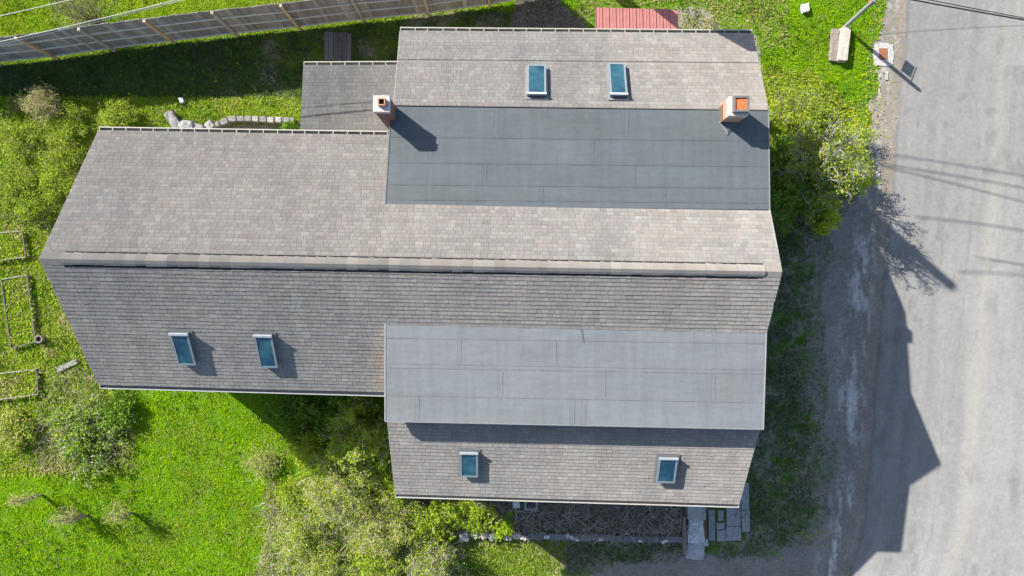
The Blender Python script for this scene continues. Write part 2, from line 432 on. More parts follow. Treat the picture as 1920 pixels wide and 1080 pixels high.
house = empty('house', (0, 0, 0), 'large pale grey shingled house with two flat grey membrane roof sections and six skylights', 'house')
TAB = [(a_, b_ * 1.004, c_ * 1.018) for (a_, b_, c_) in [(0.308, 0.283, 0.252), (0.323, 0.298, 0.263), (0.295, 0.271, 0.244), (0.317, 0.281, 0.254), (0.338, 0.312, 0.276), (0.287, 0.265, 0.242), (0.305, 0.289, 0.266)]]

def shingles(mb, eL, eR, tL, tR, skip=None, expo=0.134, tint=None, vmin=0.0, base_col=None, seed=0):
    """overlapping tabs, row by row, on the sloping quad between eave and top"""
    r = random.Random(seed)
    eL, eR, tL, tR = (Vector(p) for p in (eL, eR, tL, tR))
    n = (eR - eL).cross(tL - eL).normalized()
    rows = max(2, round(((tL + tR) / 2 - (eL + eR) / 2).length / expo))
    L = max((eR - eL).length, (tR - tL).length)
    off = n * 0.03
    def P(s, t):
        t = min(t, 1.0)
        return (eL.lerp(eR, s)).lerp(tL.lerp(tR, s), t) + off
    for k in range(rows):
        t0 = k / rows; t1 = min(1.0, (k + 1.15) / rows)
        x = -r.random() * 0.3
        rowtone = 1 + r.uniform(-0.04, 0.04)
        while x < L:
            w = r.choice((0.15, 0.18, 0.2, 0.22, 0.25)) * r.uniform(0.94, 1.06)
            xa = max(0.0, x); xb = min(L, x + w); x += w
            if xb - xa < 0.02: continue
            s0 = xa / L; s1 = (xb - 0.006) / L
            c = P((s0 + s1) / 2, (t0 + t1) / 2)
            if skip and skip((s0 + s1) / 2, (t0 + t1) / 2, c): continue
            th = r.choice((0.012, 0.013, 0.014, 0.015, 0.017))
            dip = n * th; up = n * 0.002
            j = r.uniform(-0.02, 0.02) / rows + 0.05 / rows * math.sin(x * 0.9 + k)
            a, b_, c2, d = P(s0, t0 + j) + dip, P(s1, t0 + j) + dip, P(s1, t1) + up, P(s0, t1) + up
            base = r.choice(TAB) if base_col is None else base_col[r.randrange(len(base_col))]
            g = r.uniform(0.945, 1.055) * rowtone
            if tint is not None:
                q = tint((s0 + s1) / 2, (t0 + t1) / 2, c); col = tuple(base[i] * g * q[i] for i in range(3))
            else: col = tuple(v * g for v in base)
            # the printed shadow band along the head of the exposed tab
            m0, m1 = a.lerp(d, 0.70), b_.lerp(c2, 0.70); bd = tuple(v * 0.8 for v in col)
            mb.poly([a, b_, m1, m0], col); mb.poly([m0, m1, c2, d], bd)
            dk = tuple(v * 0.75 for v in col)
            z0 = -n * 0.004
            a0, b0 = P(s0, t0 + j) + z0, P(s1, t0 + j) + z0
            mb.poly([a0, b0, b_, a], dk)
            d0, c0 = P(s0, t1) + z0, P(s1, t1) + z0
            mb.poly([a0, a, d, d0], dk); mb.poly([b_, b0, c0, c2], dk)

def deck(mb, eL, eR, tL, tR, th=0.11, col=(0.05, 0.046, 0.043), m=0):
    eL, eR, tL, tR = (Vector(p) for p in (eL, eR, tL, tR))
    n = (eR - eL).cross(tL - eL).normalized()
    t = [eL + n * 0.018, eR + n * 0.018, tR + n * 0.018, tL + n * 0.018]
    b = [eL - n * th, eR - n * th, tR - n * th, tL - n * th]
    mb.hexa(b, t, col, m)

def quad_up(eL, eR, tL, tR):
    """order the eave so that the normal points up"""
    n = (eR - eL).cross(tL - eL)
    return (eL, eR, tL, tR) if n.z > 0 else (eR, eL, tR, tL)
# corners (photo pixel + height)
RL, RR = W(75, 485, 8.0), W(1466, 510, 8.0)
NEL, NER = W(185, 246, 5.5), W(1412, 266, 5.5)
SEL, SER = W(186, 720, 5.72), W(1405, 752, 5.72)
def rot_tint(seed):
    def f(s, t, c):
        k_ = 0.0
        if seed == 8: k_ = math.exp(-((u_of(c) - XW) / 0.5) ** 2) * min(1.0, max(0.0, (-1.0 - v_of(c)) / 1.2))
        a = float(fbm(np.array([c.x]), np.array([c.y]), 2.4, seed, 3)[0]); e = float(vn(np.array([c.x * 3.0]), np.array([c.y * 0.35]), 0.8, seed + 5)[0])
        warm = (a - 0.5) * 0.18 - .03
        g = 1 + (a - 0.5) * 0.22 + (e - 0.5) * 0.17
        return (g * (1 + warm * 0.4 + .11 * k_), g * (1 + .01 * k_), g * (1 - warm * 0.5 - .08 * k_))
    return f

XW = -3.9     # where the two-storey part starts
def v_of(c): return Vector((c[0], c[1], 0)).dot(EV)
def u_of(c): return Vector((c[0], c[1], 0)).dot(EU)

mb = MB()
def skipN(s, t, c): return u_of(c) > XW + 0.4 and v_of(c) > 2.55
def skipS(s, t, c): return u_of(c) > XW + 0.4 and v_of(c) < -1.16
q = quad_up(NEL, NER, RL, RR); deck(mb, *q)
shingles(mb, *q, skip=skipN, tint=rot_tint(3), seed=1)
def course_line(mb, q, f, col=(0.09, 0.083, 0.077)):
    n = (q[1] - q[0]).cross(q[2] - q[0]).normalized(); a = q[0].lerp(q[2], f); b = q[1].lerp(q[3], f); d = (q[2] - q[0]).normalized() * .016
    b = a.lerp(b, 0.47 if f < .1 else 1.0)
    mb.poly([a + n * .049, b + n * .049, b + d + n * .048, a + d + n * .048], col)
course_line(mb, q, .075)
mb.build('north_roof', M['shingle'], house)
mb = MB()
q = quad_up(SEL, SER, RL, RR); deck(mb, *q)
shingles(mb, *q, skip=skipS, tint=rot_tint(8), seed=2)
mb.build('south_roof', M['shingle'], house)

# raised ridge vent with cap shingles
mb = MB(); r = random.Random(5)
ra, rb = W(116, 486, 8.0), W(1434, 509, 8.0)
nN = (NER - NEL).cross(RL - NEL).normalized(); nN = -nN if nN.z < 0 else nN; dN = (NEL - RL); dN -= EU * dN.dot(EU); dN.normalize()
nS = (SEL - SER).cross(RR - SER).normalized(); nS = -nS if nS.z < 0 else nS; dS = (SEL - RL); dS -= EU * dS.dot(EU); dS.normalize()
Lr = (rb - ra).length; x = 0.0
while x < Lr - 0.02:
    w = min(0.30, Lr - x); s0 = x / Lr; s1 = (x + w) / Lr
    p0, p1 = ra.lerp(rb, s0), ra.lerp(rb, s1)
    h = 0.062 + r.uniform(-0.004, 0.004); g = r.uniform(0.82, 1.0); col = tuple(v * g for v in r.choice(TAB))
    wob = r.uniform(-0.012, 0.012)
    def ring(p, dz):
        top = p + Vector((0, 0, h + 0.028 + dz))
        return [p + dN * 0.225 + nN * (h * 0.62 + dz), p + dN * 0.08 + nN * (h + 0.006 + dz), top, p + dS * 0.07 + nS * (h + 0.012 + dz), p + dS * (0.15 + wob) + nS * (h * 0.92 + dz)]
    a = ring(p0, 0.007); b = ring(p1, 0.0)
    for i in range(4): mb.poly([a[i], a[i + 1], b[i + 1], b[i]], col)
    # edges and underside
    dk = (0.02, 0.02, 0.022)
    for i, n_, in ((0, nN), (4, nS)):
        e0, e1 = a[i], b[i]
        mb.poly([e0, e1, e1 - n_ * 0.02, e0 - n_ * 0.02], tuple(v * .6 for v in col))
    mb.poly([a[0] - nN * .02, b[0] - nN * .02, p1 + Vector((0, 0, h)), p0 + Vector((0, 0, h))], dk)
    mb.poly([a[4] - nS * .02, b[4] - nS * .02, p1 + Vector((0, 0, h)), p0 + Vector((0, 0, h))], dk)
    if x == 0: mb.poly(a, dk)
    x += w
mb.poly(ring(rb, 0.0), (0.09, 0.085, 0.08))
# low mesh core that carries the vent and plain caps at the two ends
for (q0, q1) in ((RL + EU * 0.02, ra), (rb, RR - EU * 0.02)):
    for (d_, n_) in ((dN, nN), (dS, nS)):
        c0 = [q0 + Vector((0, 0, .05)), q1 + Vector((0, 0, .05)), q1 + d_ * 0.17 + n_ * 0.045, q0 + d_ * 0.17 + n_ * 0.045]
        mb.poly(c0, (0.28, 0.255, 0.235))
        mb.poly([c0[2], c0[3], c0[3] - n_ * .03, c0[2] - n_ * .03], (0.1, 0.09, 0.085))
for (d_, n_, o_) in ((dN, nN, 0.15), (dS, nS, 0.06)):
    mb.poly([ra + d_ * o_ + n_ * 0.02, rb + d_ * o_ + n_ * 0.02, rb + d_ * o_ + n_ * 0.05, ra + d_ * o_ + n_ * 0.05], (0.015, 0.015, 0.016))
for (d_, n_, o0, o1) in ((dN, nN, 0.2, 0.243), (dS, nS, 0.13, 0.225)):  # near-black strips past the caps paint the shadow under the vent
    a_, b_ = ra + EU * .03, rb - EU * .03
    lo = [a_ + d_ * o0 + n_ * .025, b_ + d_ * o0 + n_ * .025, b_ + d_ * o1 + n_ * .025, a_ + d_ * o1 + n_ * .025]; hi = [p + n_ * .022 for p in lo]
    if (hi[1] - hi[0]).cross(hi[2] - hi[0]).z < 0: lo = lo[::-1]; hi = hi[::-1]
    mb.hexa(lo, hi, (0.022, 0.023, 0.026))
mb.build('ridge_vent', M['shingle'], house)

# lower shingled roofs
NT_L, NT_R, NB_L, NB_R = W(738, 199, 6.67), W(1441, 208, 6.67), W(750, 59, 5.11), W(1411, 64, 5.11)
mb = MB()
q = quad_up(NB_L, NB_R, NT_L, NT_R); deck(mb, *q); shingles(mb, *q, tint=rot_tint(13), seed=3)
course_line(mb, q, .40)
mb.build('north_lower_roof', M['shingle'], house)
ST_L, ST_R, SB_L, SB_R = W(726.5, 789, 6.14), W(1424, 804, 6.14), W(741, 925, 5.0), W(1386, 944, 5.0)
eL_, eR_ = (ST_L - SB_L) * 0.16, (ST_R - SB_R) * 0.16
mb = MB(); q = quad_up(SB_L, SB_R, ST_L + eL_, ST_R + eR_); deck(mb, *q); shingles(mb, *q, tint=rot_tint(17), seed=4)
mb.build('south_lower_roof', M['shingle'], house)
LT = [(0.25, 0.24, 0.222), (0.27, 0.26, 0.24), (0.235, 0.225, 0.21), (0.258, 0.244, 0.23)]
LB_L, LB_R, LTL, LTR = W(569, 123, 2.9), W(775, 122, 2.9), W(562, 262, 3.25), W(768, 264, 3.25)
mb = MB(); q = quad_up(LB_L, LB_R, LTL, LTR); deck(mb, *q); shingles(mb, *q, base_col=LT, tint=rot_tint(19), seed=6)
mb.build('lean_to_roof', M['shingle'], house)

# membrane roofs: overlapping sheets with welded seams
def membrane(name, TL, TR, BL, BR, bands, base, seams, seed, trim=None, th=0.10):
    """TL..BR corners seen on the photo (top/bottom of the picture); bands: fractions top to bottom; seams: (band, fraction) cross joints"""
    r = random.Random(seed); mb = MB()
    n = (TL - BL).cross(TR - BL); n = -n if n.z < 0 else n; n.normalize()
    def P(s, t, h): return TL.lerp(TR, s).lerp(BL.lerp(BR, s), t) + n * h
    mb.hexa([P(0, 1, -th), P(1, 1, -th), P(1, 0, -th), P(0, 0, -th)], [P(0, 1, 0), P(1, 1, 0), P(1, 0, 0), P(0, 0, 0)], tuple(v * 0.8 for v in base))
    for k in range(len(bands) - 1):
        t0, t1 = bands[k], bands[k + 1]
        cuts = [0.0] + sorted(s for (b_, s) in seams if b_ == k) + [1.0]
        for i in range(len(cuts) - 1):
            g = r.uniform(0.975, 1.025); col = (base[0] * g * r.uniform(.985, 1.015), base[1] * g, base[2] * g * r.uniform(.985, 1.02))
            a, b_ = cuts[i], cuts[i + 1]
            h0, h1 = 0.0075, 0.0095
            nn = 24
            for q in range(nn):                       # gently uneven sheet
                sa, sb = a + (b_ - a) * q / nn, a + (b_ - a) * (q + 1) / nn
                w1 = 0.002 * math.sin(sa * 47 + k * 3) ; w2 = 0.002 * math.sin(sb * 47 + k * 3)
                mb.poly([P(sa, t1, h1 + w1), P(sb, t1, h1 + w2), P(sb, t0, h0 + w2), P(sa, t0, h0 + w1)], col)
            dk = tuple(v * 0.86 for v in base)
            if k < len(bands) - 2:                    # lap edge and the dirt that collects along it
                mb.poly([P(a, t1 + 0.0016, 0.0122), P(b_, t1 + 0.0016, 0.0122), P(b_, t1 - 0.0016, 0.0126), P(a, t1 - 0.0016, 0.0126)], dk)
                wl = tuple(v * 0.97 for v in base); dt = 0.02
                mb.poly([P(a, t1 - 0.002, 0.0125), P(b_, t1 - 0.002, 0.0125), P(b_, t1 - 0.002 - dt, 0.0118), P(a, t1 - 0.002 - dt, 0.0118)], wl)
            if i > 0:
                e = 0.0008
                mb.poly([P(a - e, t1 - .01, 0.0155), P(a + e, t1 - .01, 0.0155), P(a + e, t0 + .01, 0.0155), P(a - e, t0 + .01, 0.0155)], tuple(v * 0.9 for v in base))
                e2 = 0.010
                mb.poly([P(a + e, t1 - .01, 0.0142), P(a + e2, t1 - .01, 0.0142), P(a + e2, t0 + .01, 0.0142), P(a + e, t0 + .01, 0.0142)], tuple(v * 1.01 for v in base))
    # turned-down metal edge
    o = mb.build(name, M['membrane'], house)
    return P
NMT_L, NMT_R, NMB_L, NMB_R = W(733, 200, 6.72), W(1441, 208.5, 6.72), W(722, 386, 6.93), W(1443, 393, 6.95)
PN = membrane('north_membrane_roof', NMT_L, NMT_R, NMB_L, NMB_R, [0, 0.31, 0.57, 0.79, 0.94, 1.0], (0.106, 0.121, 0.129),
         [(0, .29), (0, .275), (0, .62), (0, .89), (1, .53), (1, .76), (1, .105), (2, .25), (2, .64), (2, .89), (3, .4), (3, .72)], 31)
SMT_L, SMT_R, SMB_L, SMB_R = W(722, 606, 7.03), W(1437, 616, 7.03), W(722, 790, 6.70), W(1431, 805, 6.70)
PS = membrane('south_membrane_roof', SMT_L, SMT_R, SMB_L, SMB_R, [0, 0.15, 0.41, 0.45, 0.735, 1.0], (0.192, 0.205, 0.211),
         [(1, .19), (1, .44), (1, .87), (0, .80), (3, .30), (3, .57), (3, .86), (4, .08), (4, .49), (4, .52), (4, .85)], 37)
mb = MB()   # loose flap on the upper seam and the pale metal edge along the west side
a = PS(0.513, 0.02, 0.022); b = PS(0.52, 0.16, 0.022); e = PS(0.522, 0.16, 0.03); d = PS(0.515, 0.02, 0.03)
mb.poly([a, b, e, d], (0.1, 0.1, 0.1)); mb.poly([d, e, PS(0.524, 0.16, 0.016), PS(0.517, 0.02, 0.016)], (0.3, 0.31, 0.31))
mb.build('seam_flap', M['membrane'], house)
def edge_strip(mb, a, b, out, w, h, col):
    mb = MB()
    a = Vector(a); b = Vector(b); u = Vector((0, 0, 1))
    lo = [a + out * -0.02 - u * h, b + out * -0.02 - u * h, b + out * w - u * h, a + out * w - u * h]
    hi = [p + u * (h + 0.022) for p in lo]
    if (hi[1] - hi[0]).cross(hi[2] - hi[0]).z < 0: lo = lo[::-1]; hi = hi[::-1]
    mb.hexa(lo, hi, col)
    mb.build('edge_trim', M['paint'], house)
edge_strip(mb, SMT_L, SMB_L, -EU, 0.015, 0.12, (0.33, 0.33, 0.33))
edge_strip(mb, SMB_L, SMB_R, -EV, 0.012, 0.13, (0.22, 0.23, 0.235))
edge_strip(mb, SMT_R, SMB_R, EU, 0.015, 0.12, (0.3, 0.3, 0.3))
edge_strip(mb, NMT_R, NMB_R, EU, 0.015, 0.12, (0.2, 0.21, 0.215))
edge_strip(mb, NMT_L.lerp(NMB_L, .16), NMB_L, -EU, 0.012, 0.12, (0.14, 0.15, 0.155))
edge_strip(mb, NEL, RL, -EU, 0.012, 0.10, (0.33, 0.31, 0.29)); edge_strip(mb, SEL, RL, -EU, 0.02, 0.10, (0.3, 0.3, 0.3))
edge_strip(mb, NB_L, NT_L, -EU, 0.012, 0.10, (0.33, 0.31, 0.29)); edge_strip(mb, NB_R, NT_R, EU, 0.012, 0.10, (0.33, 0.31, 0.29))
edge_strip(mb, SB_R, ST_R, EU, 0.015, 0.10, (0.42, 0.4, 0.37)); edge_strip(mb, SB_L, ST_L, -EU, 0.012, 0.10, (0.33, 0.31, 0.29))
edge_strip(mb, RR, NMB_R, EU, 0.012, 0.10, (0.33, 0.31, 0.29)); edge_strip(mb, RR, SMT_R, EU, 0.012, 0.10, (0.33, 0.31, 0.29))

# walls: extruded cross-sections
def prism(mb, prof, u0, u1):
    a = [H(u0, v, z) for (v, z) in prof]; b = [H(u1, v, z) for (v, z) in prof]
    mb.poly(a, (1, 1, 1)); mb.poly(b[::-1], (1, 1, 1))
    for i in range(len(prof)):
        j = (i + 1) % len(prof); mb.poly([a[i], b[i], b[j], a[j]][::-1], (1, 1, 1))
mb = MB()
prism(mb, [(4.5, -0.1), (4.5, 5.35), (0.59, 7.8), (-3.03, 5.7), (-3.03, -0.1)], -13.25, -3.8)
prism(mb, [(8.0, -0.1), (8.0, 5.1), (5.4, 6.5), (2.4, 6.72), (0.59, 7.8), (-1.1, 6.8), (-3.95, 6.52), (-3.95, 5.96), (-6.6, 4.92), (-6.6, -0.1)], -3.72, 7.4)
prism(mb, [(7.55, -0.1), (7.55, 2.75), (4.5, 3.08), (4.5, -0.1)], -7.75, -3.72)
mb.build('wall', M['siding'], house)

def gutter(name, a, b, out, col, hang=None, hcol=None):
    """open half-box gutter hung under an eave, with strap hangers across it"""
    a = Vector(a) + Vector((0, 0, -0.015)); b = Vector(b) + Vector((0, 0, -0.015)); u = Vector((0, 0, 1)); w = 0.125; h = 0.11; t = 0.014
    mb = MB(); dk = tuple(v * 0.5 for v in col)
    def bar(o0, o1, z0, z1, c):
        lo = [a + out * o0 + u * z0, b + out * o0 + u * z0, b + out * o1 + u * z0, a + out * o1 + u * z0]
        hi = [a + out * o0 + u * z1, b + out * o0 + u * z1, b + out * o1 + u * z1, a + out * o1 + u * z1]
        if (hi[1] - hi[0]).cross(hi[2] - hi[0]).z < 0: lo = lo[::-1]; hi = hi[::-1]
        mb.hexa(lo, hi, c)
    bar(0.012, w, -h, -h + t, dk)  # floor coloured darker to paint the shade inside the trough
    bar(w, w + (0.03 if hang else 0.024), -h, 0.0, col)
    bar(-0.02, 0.011, -h, -0.02, col)
    for p in (a, b):
        s = 1 if p is a else -1; d = (b - a).normalized() * s
        lo = [p + out * 0.012 + u * (-h + t + .001), p + d * 0.02 + out * 0.012 + u * (-h + t + .001), p + d * 0.02 + out * (w - .001) + u * (-h + t + .001), p + out * (w - .001) + u * (-h + t + .001)]
        hi = [q_ + u * (h - t - .005) for q_ in lo]
        if (hi[1] - hi[0]).cross(hi[2] - hi[0]).z < 0: lo = lo[::-1]; hi = hi[::-1]
        mb.hexa(lo, hi, col)
    g = mb.build(name, M['paint'], house)
    if hang:
        L = (b - a).length; n = int(L / hang); d = (b - a).normalized()
        h_ = MB(); ang = math.atan2(d.y, d.x)
        h_.box((0, 0, 0), 0.03, 0.115, 0.012, ang, hcol)
        proto = None
        for i in range(1, n):
            if proto is None:
                proto = h_.build('gutter_hanger', M['paint'], None); ho = proto
            else:
                ho = proto.copy(); COL.objects.link(ho)
            ho.parent = g
            ho.location = a + d * (i * L / n + random.uniform(-.03, .03)) + out * 0.068 + u * -0.016
    return g
CREAM = (0.47, 0.45, 0.39)
gutter('north_gutter', NEL, W(727, 254.5, 5.5), EV, CREAM, 0.43, (0.4, 0.38, 0.34))
gutter('north_gutter', NB_L, NB_R, EV, CREAM, 0.45, (0.4, 0.38, 0.34))
gutter('lean_to_gutter', LB_L, LB_R, EV, CREAM, 0.46, (0.4, 0.38, 0.34))
gutter('south_gutter', SEL, W(721, 735, 5.72), -EV, (0.36, 0.37, 0.38))
gutter('south_gutter', SB_L, SB_R, -EV, (0.46, 0.45, 0.42))

# skylights: curb + frame + pane, from photo corners of the raised frame
def skylight(tl, tr, bl, br, zt, zb, plane, dark=(0.1, 0.105, 0.115), hgt=0.2):
    """tl..br: photo corners of the top of the frame, laid HGT above the roof plane PLANE = (eave point, normal)"""
    p0, n = plane
    def on(p):
        z = 6.0
        for _ in range(8):
            q = W(p[0], p[1], z); d = (q - p0).dot(n) - hgt; z -= d / n.z * 0.9
        return W(p[0], p[1], z)
    TL, TR, BL, BR = (on(p) for p in (tl, tr, bl, br))
    # square the frame up
    c = (TL + TR + BL + BR) / 4; su = ((TR - TL) + (BR - BL)) / 2; 
    uu = (EU - n * EU.dot(n)).normalized(); vv = n.cross(uu)
    wd_ = su.length / 2; ln = ((TL - BL) + (TR - BR)).length / 4
    def Q(a, b, h): return c + uu * (a * wd_) + vv * (b * ln) + n * h
    root = MB()
    root.hexa([Q(-.96, -.97, -hgt + .02), Q(.96, -.97, -hgt + .02), Q(.96, .97, -hgt + .02), Q(-.96, .97, -hgt + .02)], [Q(-.96, -.97, -.05), Q(.96, -.97, -.05), Q(.96, .97, -.05), Q(-.96, .97, -.05)], dark)
    # flashing apron lying on the shingles
    root.poly([Q(-1.25, -1.12, -hgt + .056), Q(1.25, -1.12, -hgt + .056), Q(1.25, 1.12, -hgt + .056), Q(-1.25, 1.12, -hgt + .056)], (0.2, 0.2, 0.205))
    so_ = root.build('skylight', M['metal'], house)
    fr = MB(); iw, il = 1 - 0.055 / wd_, 1 - 0.055 / ln; white = (0.2, 0.24, 0.265)
    def bar(a0, a1, b0, b1, c_, lo=-.05, hi=0.0):
        fr.hexa([Q(a0, b0, lo), Q(a1, b0, lo), Q(a1, b1, lo), Q(a0, b1, lo)], [Q(a0, b0, hi), Q(a1, b0, hi), Q(a1, b1, hi), Q(a0, b1, hi)], c_)
    bar(-1, -iw, -1, 1, white); bar(iw, 1, -1, 1, white); bar(-iw, iw, -1, -il, white)
    bar(-iw, iw, il, 1, white)
    bar(-1.04, 1.04, (il if n.y < 0 else -1.03), (1.03 if n.y < 0 else -il), (0.42, 0.45, 0.47), 0.001, 0.035)  # paler colour paints the sun catching the raised head bar
    fr.build('skylight_frame', M['paint'], so_)
    gl = MB(); gl.poly([Q(-iw, -il, -.014), Q(iw, -il, -.014), Q(iw, il, -.014), Q(-iw, il, -.014)], (1, 1, 1))
    gl.build('skylight_pane', M['glass'], so_)
    return so_
def plane(eL, eR, tL):
    n = (eR - eL).cross(tL - eL).normalized(); n = -n if n.z < 0 else n
    return (eL, n)
pNL = plane(NB_L, NB_R, NT_L); pSM = plane(SEL, SER, RL); pSL = plane(SB_L, SB_R, ST_L)
skylight((989, 121), (1024, 121), (988, 176), (1024, 177), 0, 0, pNL)
skylight((1142, 118), (1173, 118), (1143, 177), (1176, 178), 0, 0, pNL)
skylight((317, 626), (352, 626), (334, 685), (367, 685), 0, 0, pSM)
skylight((474, 629), (510, 629), (489, 690), (520, 690), 0, 0, pSM)
skylight((861, 849), (897, 849), (864, 895), (895, 895), 0, 0, pSL)
skylight((1235, 859), (1271, 859), (1232, 906), (1266, 906), 0, 0, pSL)

# chimneys
def chimney_west():
    c = H(-3.92, 5.22, 0); x, y = c.x, c.y
    mb = MB(); mb.box((x + .01, y - .01, 2.6), 0.43, 0.43, 7.55 - 2.6, -HA, (0.0, 0, 0))
    o = mb.build('chimney', M['shaded_brick'], house)
    mb = MB(); mb.box((x, y, 7.55), 0.45, 0.45, 0.12, -HA, (0.3, 0.27, 0.26)); mb.box((x, y, 7.67), 0.47, 0.47, 0.16, -HA, (0.52, 0.49, 0.45))
    mb.build('crown', M['stone'], o)
    mb = MB(); fx = x + 0.03; fy = y + 0.02; w = 0.21; h = 0.14; red = (0.3, 0.09, 0.05)
    for (dx, dy, sx, sy) in ((-w / 2 + .015, 0, .03, w), (w / 2 - .015, 0, .03, w), (0, -w / 2 + .015, w - .06, .03), (0, w / 2 - .015, w - .06, .03)):
        mb.box((fx + dx, fy + dy, 7.831), sx, sy, h, 0, (0.45, 0.26, 0.17))
    mb.poly([(fx - w / 2 + .03, fy - w / 2 + .03, 7.845), (fx + w / 2 - .03, fy - w / 2 + .03, 7.845), (fx + w / 2 - .03, fy + w / 2 - .03, 7.845), (fx - w / 2 + .03, fy + w / 2 - .03, 7.845)], (0.06, 0.02, 0.015))
    mb.build('flue', M['stone'], o)
chimney_west()
def chimney_east():
    c = H(6.40, 5.39, 0); x, y = c.x, c.y
    mb = MB()
    b = 0.27; zs = [(6.2, 0.0), (6.85, 0.0), (7.15, 0.15), (7.32, 0.55), (7.52, 0.85)]
    ca, sa = math.cos(-HA), math.sin(-HA)
    def ring(z): return [(x + p * b * ca - q_ * b * sa, y + p * b * sa + q_ * b * ca, z) for (p, q_) in ((-1, -1), (1, -1), (1, 1), (-1, 1))]
    for k in range(len(zs) - 1):
        r0, r1 = ring(zs[k][0]), ring(zs[k + 1][0])
        for i in range(4):
            j = (i + 1) % 4; base = len(mb.v)
            mb.poly([r0[i], r0[j], r1[j], r1[i]], (zs[k][1], 0, 0))
            mb.c[base + 2] = mb.c[base + 3] = (zs[k + 1][1], 0, 0)
    o = mb.build('chimney', M['brick'], house)
    mb = MB(); mb.box((x, y, 7.52), 0.56, 0.56, 0.10, -HA, (0.52, 0.5, 0.46)); mb.build('crown', M['stone'], o)
    cx, cy = x + 0.03, y + 0.03
    mb = MB(); w = 0.46
    for (dx, dy, sx, sy) in ((-w / 2 + .03, 0, .06, w), (w / 2 - .03, 0, .06, w), (0, -w / 2 + .03, w - .12, .06), (0, w / 2 - .03, w - .12, .06)):
        mb.box((cx + dx, cy + dy, 7.621), sx, sy, 0.15, 0, (0.17, 0.155, 0.15))
    mb.build('flue_frame', M['metal'], o)
    mb = MB(); mb.box((cx, cy, 7.622), w - .125, w - .125, 0.11, 0, (0.62, 0.17, 0.06)); mb.build('flue', M['stone'], o)
    # lead flashing and the diamond cricket downhill of the stack
    mb = MB(); pl = (NMB_L - NMT_L).normalized()
    z0 = 6.775
    def ML(u, v): 
        p = H(u, v, 0); t = (v_of(NMT_L.lerp(NMT_R, .93)) - v) / (v_of(NMT_L.lerp(NMT_R, .93)) - v_of(NMB_L.lerp(NMB_R, .93)))
        return Vector((p.x, p.y, 6.72 + (6.95 - 6.72) * t))
    up = Vector((0, 0, 1))
    a = ML(6.06, 5.13); b_ = ML(6.74, 5.13); cc = ML(6.32, 4.74)
    mb.poly([a + up * .03, cc + up * .03, b_ + up * .03, ML(6.40, 5.13) + up * .10], (0.1, 0.115, 0.125))
    mb.hexa([a + up * .02, cc + up * .02, cc + Vector((.03, .03, .02)), a + Vector((.03, .03, .02))], [a + up * .05, cc + up * .05, cc + Vector((.03, .03, .05)), a + Vector((.03, .03, .05))], (0.2, 0.21, 0.22))
    mb.build('flashing', M['membrane'], o)
    mb = MB(); mb.box((x - 0.285, y - 0.05, 6.6), 0.022, 0.5, 0.42, -HA, (0.16, 0.11, 0.08)); mb.build('flashing', M['metal'], o)
chimney_east()

# ------------------------------------------------------------------ fence
fence = empty('fence', W(445, 67), 'tall weathered grey board fence with three rails along the lawn behind the house', 'fence')
def fpt(p, z=0.0): v = W(p[0], p[1]); v.z = z; return v
PANEL = [(0.28, 0.265, 0.262), (0.23, 0.22, 0.222), (0.33, 0.31, 0.305), (0.26, 0.245, 0.246), (0.2, 0.192, 0.196)]
FH = 2.28
r = random.Random(11)
for i in range(len(FENCE) - 1):
    a, b = fpt(FENCE[i]), fpt(FENCE[i + 1]); d = (b - a).normalized(); nrm = Vector((-d.y, d.x, 0)); L = (b - a).length
    if nrm.y < 0: nrm = -nrm
    mb = MB(); x = 0.0; ang = math.atan2(d.y, d.x)
    warm = max(0.0, min(1.0, (i - 4) / 6.0))
    while x < L - 0.02:
        w = min(0.142, L - x); c = a + d * (x + w / 2) + nrm * (0.085 + r.uniform(-.004, .004)); g = r.uniform(0.8, 1.2); col = r.choice(PANEL)
        col = (col[0] * g * (1 + .25 * warm), col[1] * g * (1 + .12 * warm), col[2] * g)
        mb.box((c.x, c.y, 0.10 + r.uniform(-.025, .025)), w - 0.006, 0.02, FH - 0.10 + r.uniform(-.02, .02), ang + r.uniform(-.01, .01), col)
        x += 0.142
    mb.build('board_panel', M['wood'], fence)
    for z in (0.14, 0.88, 1.6):
        mb = MB(); c = a.lerp(b, .5) + nrm * 0.05; mb.box((c.x, c.y, z), L - 0.01, 0.042, 0.09, ang, (0.55, 0.53, 0.51)); mb.build('rail', M['wood'], fence)
for i in range(1, len(FENCE)):
    a = fpt(FENCE[i]); brown = i in (3, 5, 7, 9, 10)
    col = (0.52, 0.4, 0.26) if brown else (0.4, 0.365, 0.31)
    mb = MB(); mb.box((a.x, a.y, -0.2), 0.1, 0.1, FH + 0.2 + r.uniform(-.02, .06), 0.13, col)
    o = mb.build('post', M['wood'], fence)
    if brown: o['label'] = 'newer brown post'

